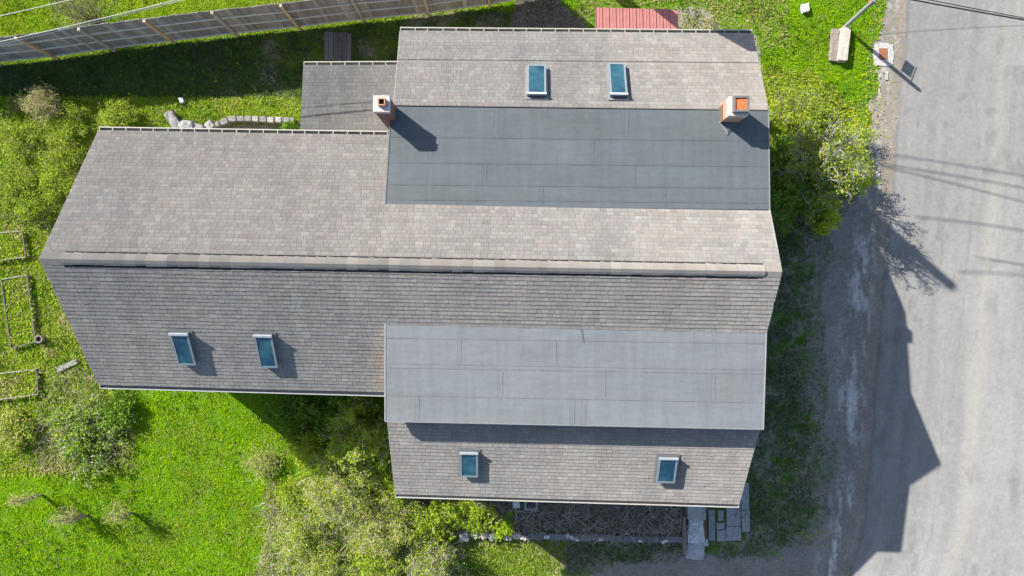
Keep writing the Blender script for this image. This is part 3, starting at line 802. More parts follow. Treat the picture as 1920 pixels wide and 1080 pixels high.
# ------------------------------------------------------------------ small structures
def stone(name, px, py, w, d, h, rot, col, label=None, cat='stone', group=None, rough=0.06, seed=0, z=-0.03, parent=None, cuts=2):
    bm = bmesh.new(); bmesh.ops.create_cube(bm, size=1.0)
    bmesh.ops.subdivide_edges(bm, edges=bm.edges[:], cuts=cuts, use_grid_fill=True)
    rr = random.Random(seed + int(px * 7 + py))
    for v in bm.verts:
        q = v.co.copy(); lenf = max(abs(q.x), abs(q.y), abs(q.z)); rd = q.normalized() * 0.5
        v.co = q.lerp(rd * 1.15, 0.22 if rough > .05 else 0.06)
        v.co += Vector((rr.uniform(-1, 1), rr.uniform(-1, 1), rr.uniform(-1, 1))) * rough
        v.co.x *= w; v.co.y *= d; v.co.z = (v.co.z + 0.5) * h
    bm.normal_update()
    me = bpy.data.meshes.new(name); bm.to_mesh(me); bm.free()
    me.materials.append(M['stone'])
    a = me.color_attributes.new('Col', 'FLOAT_COLOR', 'POINT')
    c4 = np.ones((len(me.vertices), 4), np.float32)
    for i in range(len(me.vertices)):
        g = rr.uniform(.85, 1.15); c4[i, :3] = (col[0] * g, col[1] * g, col[2] * g)
    a.data.foreach_set('color', c4.ravel())
    o = bpy.data.objects.new(name, me); COL.objects.link(o)
    p = W(px, py); o.location = (p.x, p.y, z); o.rotation_euler = (0, 0, math.radians(rot))
    if parent: o.parent = parent; o.location = o.location - parent.location
    return tag(o, label, cat, group) if label else o
k = 1 / SG
# curved edging wall behind the lean-to
GB = 'stones edging the planting bed behind the house'
stone('boulder', 330, 228, 17 * k, 33 * k, .35, 32, (0.27, 0.26, 0.255), 'long tilted grey boulder at the outer end of the curved stone edging', 'boulder', GB, .08, 1)
stone('boulder', 355, 239, 24 * k, 19 * k, .38, 4, (0.34, 0.335, 0.325), 'broad pale boulder beside the roof gutter, second in the curved stone edging', 'boulder', GB, .07, 2)
stone('boulder', 376, 241, 19 * k, 14 * k, .3, -14, (0.31, 0.29, 0.27), 'wedge shaped boulder half hidden by the gutter in the curved stone edging', 'boulder', GB, .09, 3)
stone('boulder', 398, 237, 15 * k, 15 * k, .34, 40, (0.32, 0.315, 0.31), 'squarish boulder turned on its corner where the boulders meet the cut blocks', 'boulder', GB, .06, 4)
bl = [(412, 235, 7, 9, 20, 'narrow grey block wedged between boulder and curved block row'), (424, 230.5, 14, 10, 26, 'turned grey block at the bend of the curved block row'),
      (439.5, 225.5, 14, 9.5, 3, 'grey block just right of the bend in the block row'), (455, 225, 12.5, 8.5, 0, 'dull grey rough block third along the straight row'),
      (468.5, 225, 12, 9, 0, 'grey block fourth along the straight row'), (482.5, 225.5, 11, 9, -1, 'pale square block in the middle of the straight row'),
      (497, 226, 12, 9.5, -2, 'pinkish grey block between two whiter blocks'), (511, 227, 11.5, 9.5, -1, 'whitest block of the row below a tuft of dry grass'),
      (525.5, 227, 11, 9.5, -1, 'white square block beside the whitest block'), (540, 227.5, 12.5, 9.5, -1, 'pinkish block second from the lean-to roof'),
      (551, 228.5, 7, 9.5, -4, 'half width block closest to the lean-to roof')]
for i, (x, y, w, d, ro, lb) in enumerate(bl):
    wh = (0.37, 0.36, 0.335) if i in (5, 7, 8) else (0.25, 0.24, 0.23)
    stone('edging_block', x, y, w * k, d * k, .3, ro, wh, lb, 'block', GB, .025, 10 + i, cuts=3)
# dry stone edging south of the house
GS = 'stones edging the bed along the south wall'
sl = [(870, 1003, 18, 16, .34, 2, (0.3, 0.3, 0.32), 'blocky blue grey stone at the shrub end of the south edging'), (889, 1001, 15, 10, .25, -30, (0.36, 0.34, 0.32), 'slanting grey stone beside the blocky blue grey stone'),
      (908, 1001, 12, 11, .28, 15, (0.46, 0.43, 0.41), 'pinkish stone left of the whitish stone in the south edging'), (924, 1003, 16, 13, .3, 30, (0.52, 0.5, 0.47), 'whitish angular stone in the sunlit part of the south edging'),
      (939, 1000, 13, 9, .24, 5, (0.3, 0.29, 0.28), 'dark grey stone between two paler stones of the south edging'), (953, 1005, 14, 9, .26, -5, (0.46, 0.45, 0.43), 'small pale stone sunk into the edging before the shade line'),
      (967, 1001, 14, 12, .28, -20, (0.45, 0.42, 0.4), 'tan grey stone just before the house shadow'), (980, 1005, 14, 8, .25, -12, (0.5, 0.48, 0.45), 'flat pale stone at the tip of the sunlit triangle'),
      (1025, 1003, 10, 6, .28, -8, (0.62, 0.62, 0.6), 'white stone alone on the shaded kerb, nearest the sunlit triangle'), (1064, 1001, 8, 7, .26, 30, (0.5, 0.5, 0.49), 'small greyish white stone at the head of a diagonal trio'),
      (1072, 1005, 9, 6, .27, -35, (0.6, 0.6, 0.58), 'middle white stone of a diagonal trio on the kerb'), (1082, 1008.5, 9, 5, .27, -20, (0.6, 0.6, 0.58), 'lowest white stone of a diagonal trio on the kerb'),
      (1126, 1008, 11, 6, .27, 8, (0.48, 0.48, 0.47), 'grey white flat stone midway along the shaded kerb'), (1199, 1010.5, 8, 5, .27, 0, (0.58, 0.57, 0.56), 'white stone under two long dry stems on the kerb'),
      (1244, 1011.5, 13, 5, .27, 18, (0.6, 0.59, 0.57), 'long white stone on the kerb nearest the stone steps')]
for i, (x, y, w, d, h, ro, c, lb) in enumerate(sl):
    stone('edging_stone', x, y, w * k, d * k, h, ro, c, lb, 'stone', GS, .07, 40 + i)
mb = MB(); r = random.Random(3)
px = 988.0
while px < 1276:
    w = r.uniform(22, 44); e = min(px + w, 1278); c = W((px + e) / 2, 1003.5 + 0.021 * (px - 988) + r.uniform(-1, 1)); g = r.uniform(.8, 1.2)
    mb.box((c.x, c.y, -.02), (e - px) * k - .012, 11 * k, .21 + r.uniform(-.02, .02), r.uniform(-.02, .02) - .02, (0.19 * g, 0.19 * g, 0.195 * g)); px = e
kb = mb.build('garden_kerb', M['stone']); tag(kb, 'long low grey stone kerb in front of the dry brush bed', 'kerb')
# steps and paving at the south door
st = empty('stone_steps', W(1303, 1000), 'rough pale stone steps leading from the drive to the house', 'steps')
stone('tread', 1302, 951, 33 * k, 34 * k, .42, 0, (0.33, 0.335, 0.34), None, rough=.03, seed=60, parent=st, cuts=3)
stone('tread', 1302, 974, 26 * k, 16 * k, .34, -4, (0.44, 0.45, 0.45), None, rough=.05, seed=61, parent=st)
stone('tread', 1302, 998, 30 * k, 34 * k, .27, 2, (0.5, 0.51, 0.51), None, rough=.065, seed=62, parent=st, cuts=4)
stone('tread', 1302, 1030, 34 * k, 32 * k, .19, -3, (0.4, 0.405, 0.41), None, rough=.07, seed=63, parent=st, cuts=4)
stone('chock_stone', 1322, 1015, 9 * k, 14 * k, .15, 10, (0.46, 0.46, 0.46), None, rough=.08, seed=64, parent=st)
mb = MB(); p = W(1281, 1000); mb.box((p.x, p.y, -.02), 6 * k, 70 * k, .3, .03, (0.22, 0.19, 0.165)); mb.build('side_board', M['wood'], st)
mb = MB(); p = W(1320, 985); mb.box((p.x, p.y, -.02), 5 * k, 46 * k, .2, .0, (0.19, 0.1, 0.07)); mb.build('side_board', M['wood'], st)
pv = empty('paving', W(1365, 970), 'mossy grey concrete paving slabs beside the stone steps', 'paving')
for (x0, y0, x1, y1) in ((1328, 956, 1340, 1013), (1346, 957, 1356, 976), (1343, 980, 1358, 992), (1344, 994, 1360, 1014), (1362, 940, 1388, 986), (1361, 987, 1389, 1013), (1389.5, 905, 1404, 955), (1390, 956, 1405, 996)):
    mb = MB(); a = W(x0, y1); b = W(x1, y0); c = (a + b) / 2; g = random.uniform(.9, 1.1)
    mb.box((c.x, c.y, -.02), b.x - a.x, b.y - a.y, .055 + random.uniform(0, .012), random.uniform(-.02, .02), (0.27 * g, 0.28 * g, 0.285 * g)); mb.build('slab', M['stone'], pv)
# cellar window well and small box under the south eave
ww = empty('window_well', W(995, 942), 'small concrete window well with dark glass under the south eave', 'window well')
mb = MB(); p = W(985, 940); mb.box((p.x, p.y, -.02), 5 * k, 18 * k, .3, 0, (0.3, 0.3, 0.3)); p = W(1006, 940); mb.box((p.x, p.y, -.02), 4 * k, 18 * k, .3, 0, (0.36, 0.37, 0.38)); p = W(995.5, 951); mb.box((p.x, p.y, -.02), 25 * k, 4 * k, .3, 0, (0.33, 0.33, 0.33)); mb.build('curb', M['stone'], ww)
mb = MB(); p = W(995.5, 940); mb.box((p.x, p.y, .0), 16 * k, 16 * k, .12, 0, (1, 1, 1)); mb.build('pane', M['glass'], ww)
bx = MB(); p = W(968, 942); bx.box((p.x, p.y, 0), 11 * k, 10 * k, .3, .1, (0.5, 0.5, 0.5)); bx.box((p.x, p.y, .3), 12.5 * k, 11.5 * k, .03, .1, (0.58, 0.58, 0.57))
tag(bx.build('utility_box', M['paint']), 'small pale box on the ground beside the window well', 'box')

# shed with red metal roof
shed = empty('shed', W(1190, 60), 'low shed with a ribbed faded red metal roof against the north wall', 'shed')
def SP(px, py, z): return W(px, py, z)
za, zb = 1.95, 2.25
c0, c1, c2, c3, c4 = SP(1116.5, 14, za), SP(1262, 17.5, za), SP(1270.5, 22, za + .02), SP(1271, 118, zb), SP(1117, 116, zb)
mb = MB(); red = (0.38, 0.155, 0.14)
top = [c4, c3, c2, c1, c0]; bot = [p - Vector((0, 0, .05)) for p in top]; mb.hexa(bot, top, red)
n = 24
for i in range(n + 1):
    s = i / n; a = c0.lerp(c1 if s < .96 else Vector((c2.x, c2.y, c2.z)), min(1, s * 1.03)); b = c4.lerp(c3, s)
    w = 0.02 if i % 2 else 0.012
    a = a + Vector((0, 0, 0)); d = Vector((w, 0, 0)); u = Vector((0, 0, .028 if i % 2 == 0 else .014))
    mb.hexa([b - d, b + d, a + d, a - d], [b - d * .6 + u, b + d * .6 + u, a + d * .6 + u, a - d * .6 + u], tuple(v * (1.0 if i % 2 else .8) for v in red))
mb.build('roof', M['metal'], shed)
mb = MB(); a = W(1123, 22, 1.9); b = W(1264, 110, 1.9); c = (a + b) / 2; mb.box((c.x, c.y, -.05), b.x - a.x, abs(b.y - a.y), 1.93, 0, (0.3, 0.25, 0.2)); mb.build('wall', M['wood'], shed)

# concrete mounting block, drain, stray stone on the roadside lawn
cs = empty('concrete_step', W(1571, 87), 'old two level concrete step on the grass beside the sign post', 'step')
stone('lower_tread', 1562, 86, 13 * k, 60 * k, .16, -5, (0.26, 0.225, 0.195), None, rough=.02, seed=70, parent=cs, cuts=4)
stone('upper_tread', 1577.5, 87, 16 * k, 62 * k, .34, -6, (0.5, 0.43, 0.37), None, rough=.015, seed=71, parent=cs, cuts=4)
mb = MB(); dr = empty('storm_drain', W(1655, 103), 'rusty storm drain grate set in a broken white concrete collar', 'drain')
r = random.Random(9); pts = []
for i in range(26):
    t = 2 * math.pi * i / 26; ex = 20 * (abs(math.cos(t)) ** .55) * math.copysign(1, math.cos(t)); ey = 23 * (abs(math.sin(t)) ** .55) * math.copysign(1, math.sin(t))
    pts.append(W(1656 + ex * r.uniform(.86, 1.1), 103 + ey * r.uniform(.86, 1.08)))
pts = pts[::-1]
mb.hexa([Vector((p.x, p.y, -.02)) for p in pts], [Vector((p.x, p.y, .045)) for p in pts], (0.44, 0.43, 0.41)); mb.build('collar', M['stone'], dr)
mb = MB(); c = W(1655, 102); mb.box((c.x, c.y, .03), 16 * k, 21 * k, .025, .02, (0.27, 0.12, 0.06))
for i in range(6):
    p = W(1649 + i * 2.4, 102); mb.box((p.x, p.y, .0551), .022, 18 * k, .012, .02, (0.33, 0.15, 0.075))
mb.build('grate', M['metal'], dr)
stone('collar_patch', 1662, 142, 5 * k, 16 * k, .05, -6, (0.4, 0.39, 0.37), 'thin broken strip of white concrete beside the roadside drain', 'concrete', None, .05, 77, z=.0)
stone('rock', 1508, 17, 12 * k, 15 * k, .2, 10, (0.6, 0.6, 0.58), 'pale round rock alone on the grass near the road', 'rock', None, .05, 78)
stone('rock', 342, 189, 8 * k, 11 * k, .15, 20, (0.5, 0.52, 0.55), 'small bluish rock in the sunny strip above the boulders', 'rock', None, .08, 79)

# sign post with a hanging panel
sg = empty('sign_post', W(1583, 52), 'leaning round sign post with a hanging red panel beside the road', 'sign')
b0 = W(1583, 52); lean = Vector((-0.064, 0.0, 1.0)); top = b0 + lean * 2.68
mb = MB(); mb.tube(b0 - lean * .2, top, .085, .075, 12, (0.3, 0.31, 0.29), cap=True); mb.tube(top, top + lean * .1, .03, .02, 8, (0.2, 0.2, 0.2), cap=True); mb.build('pole', M['wood'], sg, smooth=False)
wdir = Vector((0.36, 0.93, 0)).normalized(); a2 = b0 + lean * 2.38
mb = MB(); mb.tube(a2 - wdir * .05, a2 + wdir * .68, .016, .016, 6, (0.08, 0.08, 0.08), cap=True); mb.build('arm', M['metal'], sg)
pc = a2 + wdir * .40 + Vector((0, 0, -.36)); mb = MB(); mb.box((pc.x, pc.y, pc.z), .46, .025, .3, math.atan2(wdir.y, wdir.x), (0.6, 0.12, 0.07))
for s in (-.17, .17):
    q_ = pc + wdir * s; mb.tube(q_ + Vector((0, 0, .3)), q_ + Vector((0, 0, .36)), .006, .006, 4, (.08, .08, .08))
mb.build('panel', M['paint'], sg)

# garden beds
for i, (P_, lb) in enumerate(zip(BED, ('weathered timber raised bed nearest the ridge end of the house', 'long narrow raised bed between the other two timber beds', 'raised bed with pale plank edges closest to the big weed clump'))):
    c = sum((W(*p) for p in P_), Vector()) / len(P_); bd = empty('garden_bed', c, lb, 'garden bed', 'raised timber beds west of the house')
    for j in range(len(P_)):
        a, b = W(*P_[j]), W(*P_[(j + 1) % len(P_)])
        if i == 2 and j == 3: pass
        d = b - a; m_ = (a + b) / 2; mb = MB(); pale = (0.3, 0.285, 0.25) if (j in (0, 2, 3) and i != 1) or (i == 1 and j == 0) else (0.15, 0.14, 0.12)
        mb.box((m_.x, m_.y, -.03), d.length - .05, .045, .2 + .02 * (j % 2), math.atan2(d.y, d.x), pale); mb.build('plank', M['wood'], bd)
    mb = MB(); mb.poly([W(*p, z=0) + Vector((0, 0, .1)) for p in P_][::-1], (0.13, 0.105, 0.08)); 
    o = mb.build('soil', M['ground'], bd)
pt = MB(); c = W(80, 635)
for i in range(14):
    t0, t1 = 2 * math.pi * i / 14, 2 * math.pi * (i + 1) / 14
    def q_(r_, t, z): return (c.x + r_ * math.cos(t), c.y + r_ * math.sin(t), z)
    pt.poly([q_(.12, t0, 0), q_(.12, t1, 0), q_(.16, t1, .26), q_(.16, t0, .26)], (0.3, 0.24, 0.22)); pt.poly([q_(.16, t0, .26), q_(.16, t1, .26), q_(.115, t1, .26), q_(.115, t0, .26)], (0.26, 0.23, 0.21))
    pt.poly([q_(.115, t0, .26), q_(.115, t1, .26), q_(.1, t1, .16), q_(.1, t0, .16)], (0.2, 0.16, 0.15)); pt.poly([q_(.1, t0, .17), q_(.1, t1, .17), (c.x, c.y, .18)], (0.04, 0.03, 0.028))
tag(pt.build('plant_pot', M['stone']), 'small round empty pot beside the long raised bed', 'pot')
mb = MB(); c = W(128, 685); mb.box((c.x, c.y, .02), 42 * k, 9 * k, .07, .42, (0.27, 0.265, 0.245)); tag(mb.build('plank', M['wood']), 'loose grey plank on the weeds by the house corner', 'plank')
mb = MB(); r = random.Random(21)
for i in range(6):
    c = W(613 + i * 8.4, 88 + r.uniform(-2, 2)); g = r.uniform(.75, 1.2); mb.box((c.x, c.y, .02), 8 * k, 52 * k, .05 + r.uniform(0, .012), r.uniform(-.03, .03), (0.16 * g, 0.142 * g, 0.145 * g))
tag(mb.build('boardwalk_mat', M['wood']), 'dark weathered plank mat lying on the shaded grass by the fence', 'mat')

# ------------------------------------------------------------------ overhead lines (most hang outside the frame, their shadows cross the road)
def wire(name, pts, r_, col, label, group=None, sag=0.0, n=14):
    mb = MB(); P_ = []
    for i in range(n + 1):
        t = i / n; a, b = Vector(pts[0]), Vector(pts[1]); p = a.lerp(b, t); p.z -= sag * 4 * t * (1 - t); P_.append(p)
    for i in range(n): mb.tube(P_[i], P_[i + 1], r_, r_, 6, col)
    return tag(mb.build(name, M['wire']), label, 'cable', group)
CW = (0.5, 0.5, 0.48); CB = (0.03, 0.03, 0.032)
wire('overhead_cable', (W(-160, 65, 6.0), W(420, -72, 6.6)), .013, CW, 'single pale cable crossing the corner beyond the fence', None, .1)
wire('overhead_cable', (W(-160, 112, 5.9), W(560, -62, 6.6)), .013, CW, 'pale twin cable over the fence, its upper strand', None, .22)
wire('overhead_cable', (W(-160, 118, 5.85), W(570, -62, 6.55)), .013, (0.5, 0.5, 0.48), 'pale twin cable over the fence, its lower strand', None, .22)
wire('road_wire', (W(1560, -38, 8), W(2150, 74, 8)), .014, CB, 'thin dark upper wire over the top corner of the road', None, .1)
wire('road_wire', (W(1600, -22, 7.9), W(2150, 74, 8)), .022, CB, 'thick dark lower wire over the top corner of the road', None, .1)
SV = Vector((SDX / math.tan(EL), SDY / math.tan(EL), -1.0))     # travel of the light per metre of fall
def cast(px0, py0, px1, py1, z, rr=.03, ext=0.7):
    a, b = W(px0, py0) - SV * z, W(px1, py1) - SV * z
    d = b - a
    o = wire('utility_wire', (a, b + d * ext), rr, CB, 'overhead utility wire whose shadow crosses the road', 'utility wires above the road', .14 if abs(px1 - px0) > 100 else 0, 10); return o
# utility pole north of the house; its shadow falls over the shed corner and the road
up_ = empty('utility_pole', (150 * k, 587.5 * k, 0), 'tall utility pole behind the house throwing a long shadow over the road', 'pole')
pb = Vector((150 * k, 587 * k, 0)); pd = Vector((-4 * k, -0.96 * k, 1)); mb = MB()
mb.tube(pb - pd * .3, pb + pd * 13.0, .23, .19, 12, (0.2, 0.16, 0.12), cap=True); mb.build('pole_shaft', M['wood'], up_)
mb = MB(); q_ = pb + pd * 9.1 + Vector((-.56, .1, 0)); mb.tube(q_, q_ + Vector((0, 0, 1.3)), .34, .34, 16, (0.35, 0.36, 0.36), cap=True); mb.build('added_shadow_can', M['metal'], up_)  # unseen can, added to throw the dark patch on the roof corner
cast(1640, 287, 1920, 336, 9.0, .022); cast(1617, 304, 1920, 358, 9.0, .025); cast(1646, 311, 1920, 384, 8.8, .025)
cast(1718, 408, 1920, 438, 10.0, .026); cast(1798, 512, 1920, 523, 11.5, .022); cast(1500, 78, 1920, 55, 3.6, .008)
cast(1398, -8, 1424, 70, 4.0, .014, .05); cast(1443, -5, 1472, 48, 4.0, .014, .05)

# ------------------------------------------------------------------ vegetation
def leaves(P, size, col_fn, n_up=0.5, aspect=0.55, rnd=rng):
    """diamond leaves at points P (n, 3)"""
    n = len(P); th = rnd.uniform(0, 2 * np.pi, n); tilt = rnd.normal(0, 1, (n, 3)) * (1 - n_up); tilt[:, 2] = np.abs(tilt[:, 2]) * .5 + n_up
    nn = tilt / np.linalg.norm(tilt, axis=1, keepdims=True)
    a = np.stack([np.cos(th), np.sin(th), np.zeros(n)], 1); a = a - nn * np.sum(a * nn, 1, keepdims=True); a /= np.linalg.norm(a, axis=1, keepdims=True)
    b = np.cross(nn, a); s = (size * 1.12 * rnd.uniform(.5, 1.6, n))[:, None]
    V = np.stack([P - a * s * .5, P + b * s * .5 * aspect, P + a * s * .5, P - b * s * .5 * aspect], 1)
    return V, col_fn(n)

def palette(cols, wts=None, jit=0.25):
    cols = np.array(cols, float)
    def f(n):
        i = rng.choice(len(cols), n, p=wts); c = cols[i] * rng.uniform(1 - jit, 1 + jit, (n, 1)); return c * rng.uniform(.93, 1.07, (n, 3))
    return f

YG = [(0.32, 0.46, 0.025), (0.44, 0.52, 0.045), (0.2, 0.36, 0.015), (0.48, 0.48, 0.09)]
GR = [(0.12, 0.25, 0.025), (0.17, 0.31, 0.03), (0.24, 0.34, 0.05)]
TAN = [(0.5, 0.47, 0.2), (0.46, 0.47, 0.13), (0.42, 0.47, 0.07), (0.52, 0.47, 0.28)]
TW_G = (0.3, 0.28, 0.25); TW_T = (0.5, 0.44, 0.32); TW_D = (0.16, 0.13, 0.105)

def shrub(name, label, cat, px, py, zc, R, Hh, stems, leaf_n, leaf_s, cols, twig, group=None, wts=None, base=None, twigs=5, spread=1.0, shape=1.0, clump=0.075, thick=1.0, elong=(1, 1), seed=0, lean=None):
    """multi-stemmed bush: px, py is where the crown's middle (height zc) shows in the photo"""
    rr = random.Random(seed + int(px * 13 + py)); c = W(px, py, zc); b = Vector((c.x, c.y, 0)) if base is None else W(*base)
    root = empty(name, b, label, cat, group); mb = MB(); tips = []
    for i in range(stems):
        t = rr.uniform(0, 2 * math.pi); q = math.sqrt(rr.random()); hh = Hh * (1 - .45 * q * q) * rr.uniform(.72, 1.0)
        e = Vector((c.x + R * elong[0] * q * math.cos(t), c.y + R * elong[1] * q * math.sin(t), hh * shape + .05))
        p0 = b + Vector((rr.uniform(-.12, .12) * spread, rr.uniform(-.12, .12) * spread, 0)); r0 = (.012 + .008 * Hh) * rr.uniform(.6, 1.1) * thick; prev = p0; segs = 5
        pts = [p0]
        for s in range(1, segs + 1):
            u = s / segs; p = p0.lerp(e, u); p.z = p0.z + (e.z - p0.z) * (u ** .75)
            p += Vector((rr.uniform(-1, 1), rr.uniform(-1, 1), rr.uniform(-.5, .5))) * .07 * R
            g = rr.uniform(.75, 1.2); ra, rb_ = r0 * (1 - .75 * (s - 1) / segs), r0 * (1 - .75 * s / segs)
            mb.tube(prev, p, ra, rb_, 4, tuple(v * g for v in twig)); prev = p; pts.append(p)
        for j in range(twigs):
            s = rr.uniform(.35, 1.0) * segs; s0 = min(segs - 1, int(s)); q0 = pts[s0].lerp(pts[s0 + 1], s - s0)
            dirn = Vector((rr.uniform(-1, 1), rr.uniform(-1, 1), rr.uniform(-.1, .9))).normalized(); ln = rr.uniform(.25, .55) * min(1.0, R) 
            mid = q0 + dirn * ln * .5 + Vector((rr.uniform(-.04, .04),) * 3); q1 = q0 + dirn * ln + Vector((0, 0, -.03)); g = rr.uniform(.7, 1.25); cc = tuple(v * g for v in twig)
            mb.tube(q0, mid, r0 * .32, r0 * .24, 3, cc); mb.tube(mid, q1, r0 * .24, r0 * .1, 3, cc)
            for _ in range(2):
                d2 = (dirn + Vector((rr.uniform(-1, 1), rr.uniform(-1, 1), rr.uniform(-.5, .8))) * .8).normalized(); q2 = mid + d2 * ln * .5; mb.tube(mid, q2, r0 * .18, r0 * .08, 3, cc); tips.append(q2)
            tips += [mid, q1]
        tips += pts[3:]
    mb.build('stems', M['twig'], root)
    if leaf_n:
        T = np.array([tuple(p) for p in tips]); wt = rng.uniform(0.05, 1, len(T)) ** 3; wt /= wt.sum()
        i = rng.choice(len(T), leaf_n, p=wt); P = T[i] + rng.normal(0, clump, (leaf_n, 3)); P[:, 2] = np.maximum(P[:, 2], .03)
        V, C = leaves(P, leaf_s, palette(cols, wts)); bulk('foliage', V, C, M['leaf'], root, tuple(b))
    return root

# -- by the road corner
shrub('shrub', 'tall sunlit shrub with grey branches and yellow green leaves beside the road verge', 'shrub', 1556, 300, 3.0, 1.7, 4.6, 80, 8000, .062, YG + TAN[2:3], TW_G, twigs=10, thick=1.0, seed=1, wts=[.35, .25, .15, .1, .15])
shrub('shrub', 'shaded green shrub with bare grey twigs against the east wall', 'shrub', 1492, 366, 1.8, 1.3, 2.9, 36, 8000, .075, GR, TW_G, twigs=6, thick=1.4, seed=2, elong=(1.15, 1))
shrub('shrub', 'low yellowish shrub merging into the grass near the east chimney', 'shrub', 1502, 205, .7, 1.2, 1.1, 44, 6500, .05, YG, TW_G, twigs=6, seed=3, wts=[.3, .4, .1, .2])
shrub('shrub', 'bright leafy bush low on the edge of the road verge', 'shrub', 1605, 330, .5, .75, .9, 20, 3500, .06, YG, TW_G, twigs=5, seed=4)
shrub('shrub', 'small shrub with lit lime leaves at the tip of the shaded thicket', 'shrub', 1560, 404, 2.1, .55, 2.5, 12, 2300, .08, YG, TW_G, base=(1510, 420), twigs=5, thick=1.2, seed=5, wts=[.4, .5, .05, .05])
# -- south-west thicket
shrub('shrub', 'tall leafy shrub pressed against the corner of the low south roof', 'shrub', 672, 825, 2.4, 1.5, 3.5, 56, 12500, .062, YG + TAN[:2], (0.3, 0.26, 0.2), twigs=7, thick=1.3, seed=6, wts=[.4, .25, .15, .05, .1, .05], elong=(1.05, 1.0))
shrub('shrub', 'pale gold shrub of fine twigs in the middle of the thicket', 'shrub', 635, 915, 1.7, 1.5, 2.5, 64, 12000, .05, TAN + YG, TW_T, twigs=10, seed=7, wts=[.05, .1, .2, .03, .32, .2, .07, .03])
shrub('shrub', 'tan and green twiggy shrub below the low south roof corner', 'shrub', 715, 980, 1.3, 1.4, 2.0, 64, 11000, .05, TAN + YG, TW_T, twigs=10, seed=8, wts=[.08, .12, .2, .04, .28, .18, .06, .04])
shrub('shrub', 'grey bare brush at the lawn edge of the thicket', 'shrub', 560, 1010, .5, 1.25, .9, 38, 7000, .048, TAN + YG, (0.48, 0.46, 0.38), twigs=8, seed=9, wts=[.08, .1, .2, .04, .34, .14, .06, .04])
shrub('shrub', 'sparse shrub with pale crooked stems under the south gutter', 'shrub', 800, 972, .7, 1.15, 1.2, 26, 4800, .065, YG, (0.42, 0.38, 0.32), twigs=5, thick=1.4, seed=10, wts=[.45, .3, .2, .05], elong=(1.2, .8))
shrub('shrub', 'light green leafy shrub on the bottom edge of the thicket', 'shrub', 700, 1062, .7, 1.1, 1.2, 40, 6000, .055, YG, (0.34, 0.3, 0.25), twigs=6, seed=11, wts=[.4, .3, .2, .1])
shrub('shrub', 'grey twiggy shrub casting streaked shade beside the stone edging', 'shrub', 812, 1056, 1.1, 1.1, 2.2, 60, 3600, .055, YG, (0.33, 0.3, 0.27), twigs=6, seed=12, wts=[.3, .3, .2, .2])
shrub('shrub', 'small straw coloured shrub standing alone on the bright lawn', 'shrub', 492, 872, .3, .8, .5, 36, 2200, .045, TAN + YG, TW_T, twigs=6, seed=13, wts=[.1, .15, .25, .05, .25, .1, .05, .05])
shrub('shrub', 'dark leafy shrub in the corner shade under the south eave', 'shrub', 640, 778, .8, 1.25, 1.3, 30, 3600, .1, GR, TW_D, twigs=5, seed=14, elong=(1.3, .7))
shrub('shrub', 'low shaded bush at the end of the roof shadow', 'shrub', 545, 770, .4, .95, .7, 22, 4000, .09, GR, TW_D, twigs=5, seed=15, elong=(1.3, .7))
shrub('shrub', 'yellow tinged bush between lawn and leafy corner shrub', 'shrub', 585, 855, .9, .75, 1.3, 26, 3600, .06, YG, TW_D, twigs=6, seed=16, wts=[.3, .4, .1, .2])
shrub('shrub', 'low leafy undergrowth lit by the sun just right of the pale crooked stems', 'shrub', 880, 968, .35, .95, .6, 24, 3600, .07, YG, (0.4, 0.36, 0.3), twigs=5, seed=70, wts=[.45, .3, .2, .05], elong=(1.2, .7))
shrub('shrub', 'small bright green plant at the tip of the sunlit part of the brush bed', 'plant', 945, 984, .2, .5, .4, 14, 1300, .08, YG, (0.38, 0.34, 0.28), twigs=4, seed=71, wts=[.5, .3, .2, 0])
shrub('shrub', 'yellow green bush filling the middle of the thicket above the tan shrub', 'shrub', 740, 895, 1.0, .9, 1.9, 30, 5600, .065, YG, TW_D, base=(752, 905), twigs=6, seed=72, wts=[.5, .25, .2, .05])
shrub('shrub', 'green bush at the foot of the pale gold shrub facing the lawn', 'shrub', 560, 925, .45, .9, .8, 34, 4200, .055, YG, TW_T, twigs=6, seed=73, wts=[.4, .3, .25, .05])
shrub('shrub', 'sparse bush with straw stems in the lower corner of the thicket', 'shrub', 610, 1055, .5, 1.0, .8, 40, 4200, .05, YG + TAN, TW_T, twigs=6, seed=74, wts=[.3, .2, .15, .05, .1, .1, .05, .05])
shrub('shrub', 'yellow leaved bush between the tall sunlit shrub and the mown grass', 'shrub', 1595, 265, .5, .85, .9, 36, 3600, .05, YG, TW_G, twigs=6, seed=75, wts=[.35, .45, .1, .1])
shrub('shrub', 'shaded low bush at the foot of the east wall below the flat roof edge', 'shrub', 1470, 300, .8, .9, 1.5, 26, 4200, .075, GR, TW_G, twigs=6, seed=76)
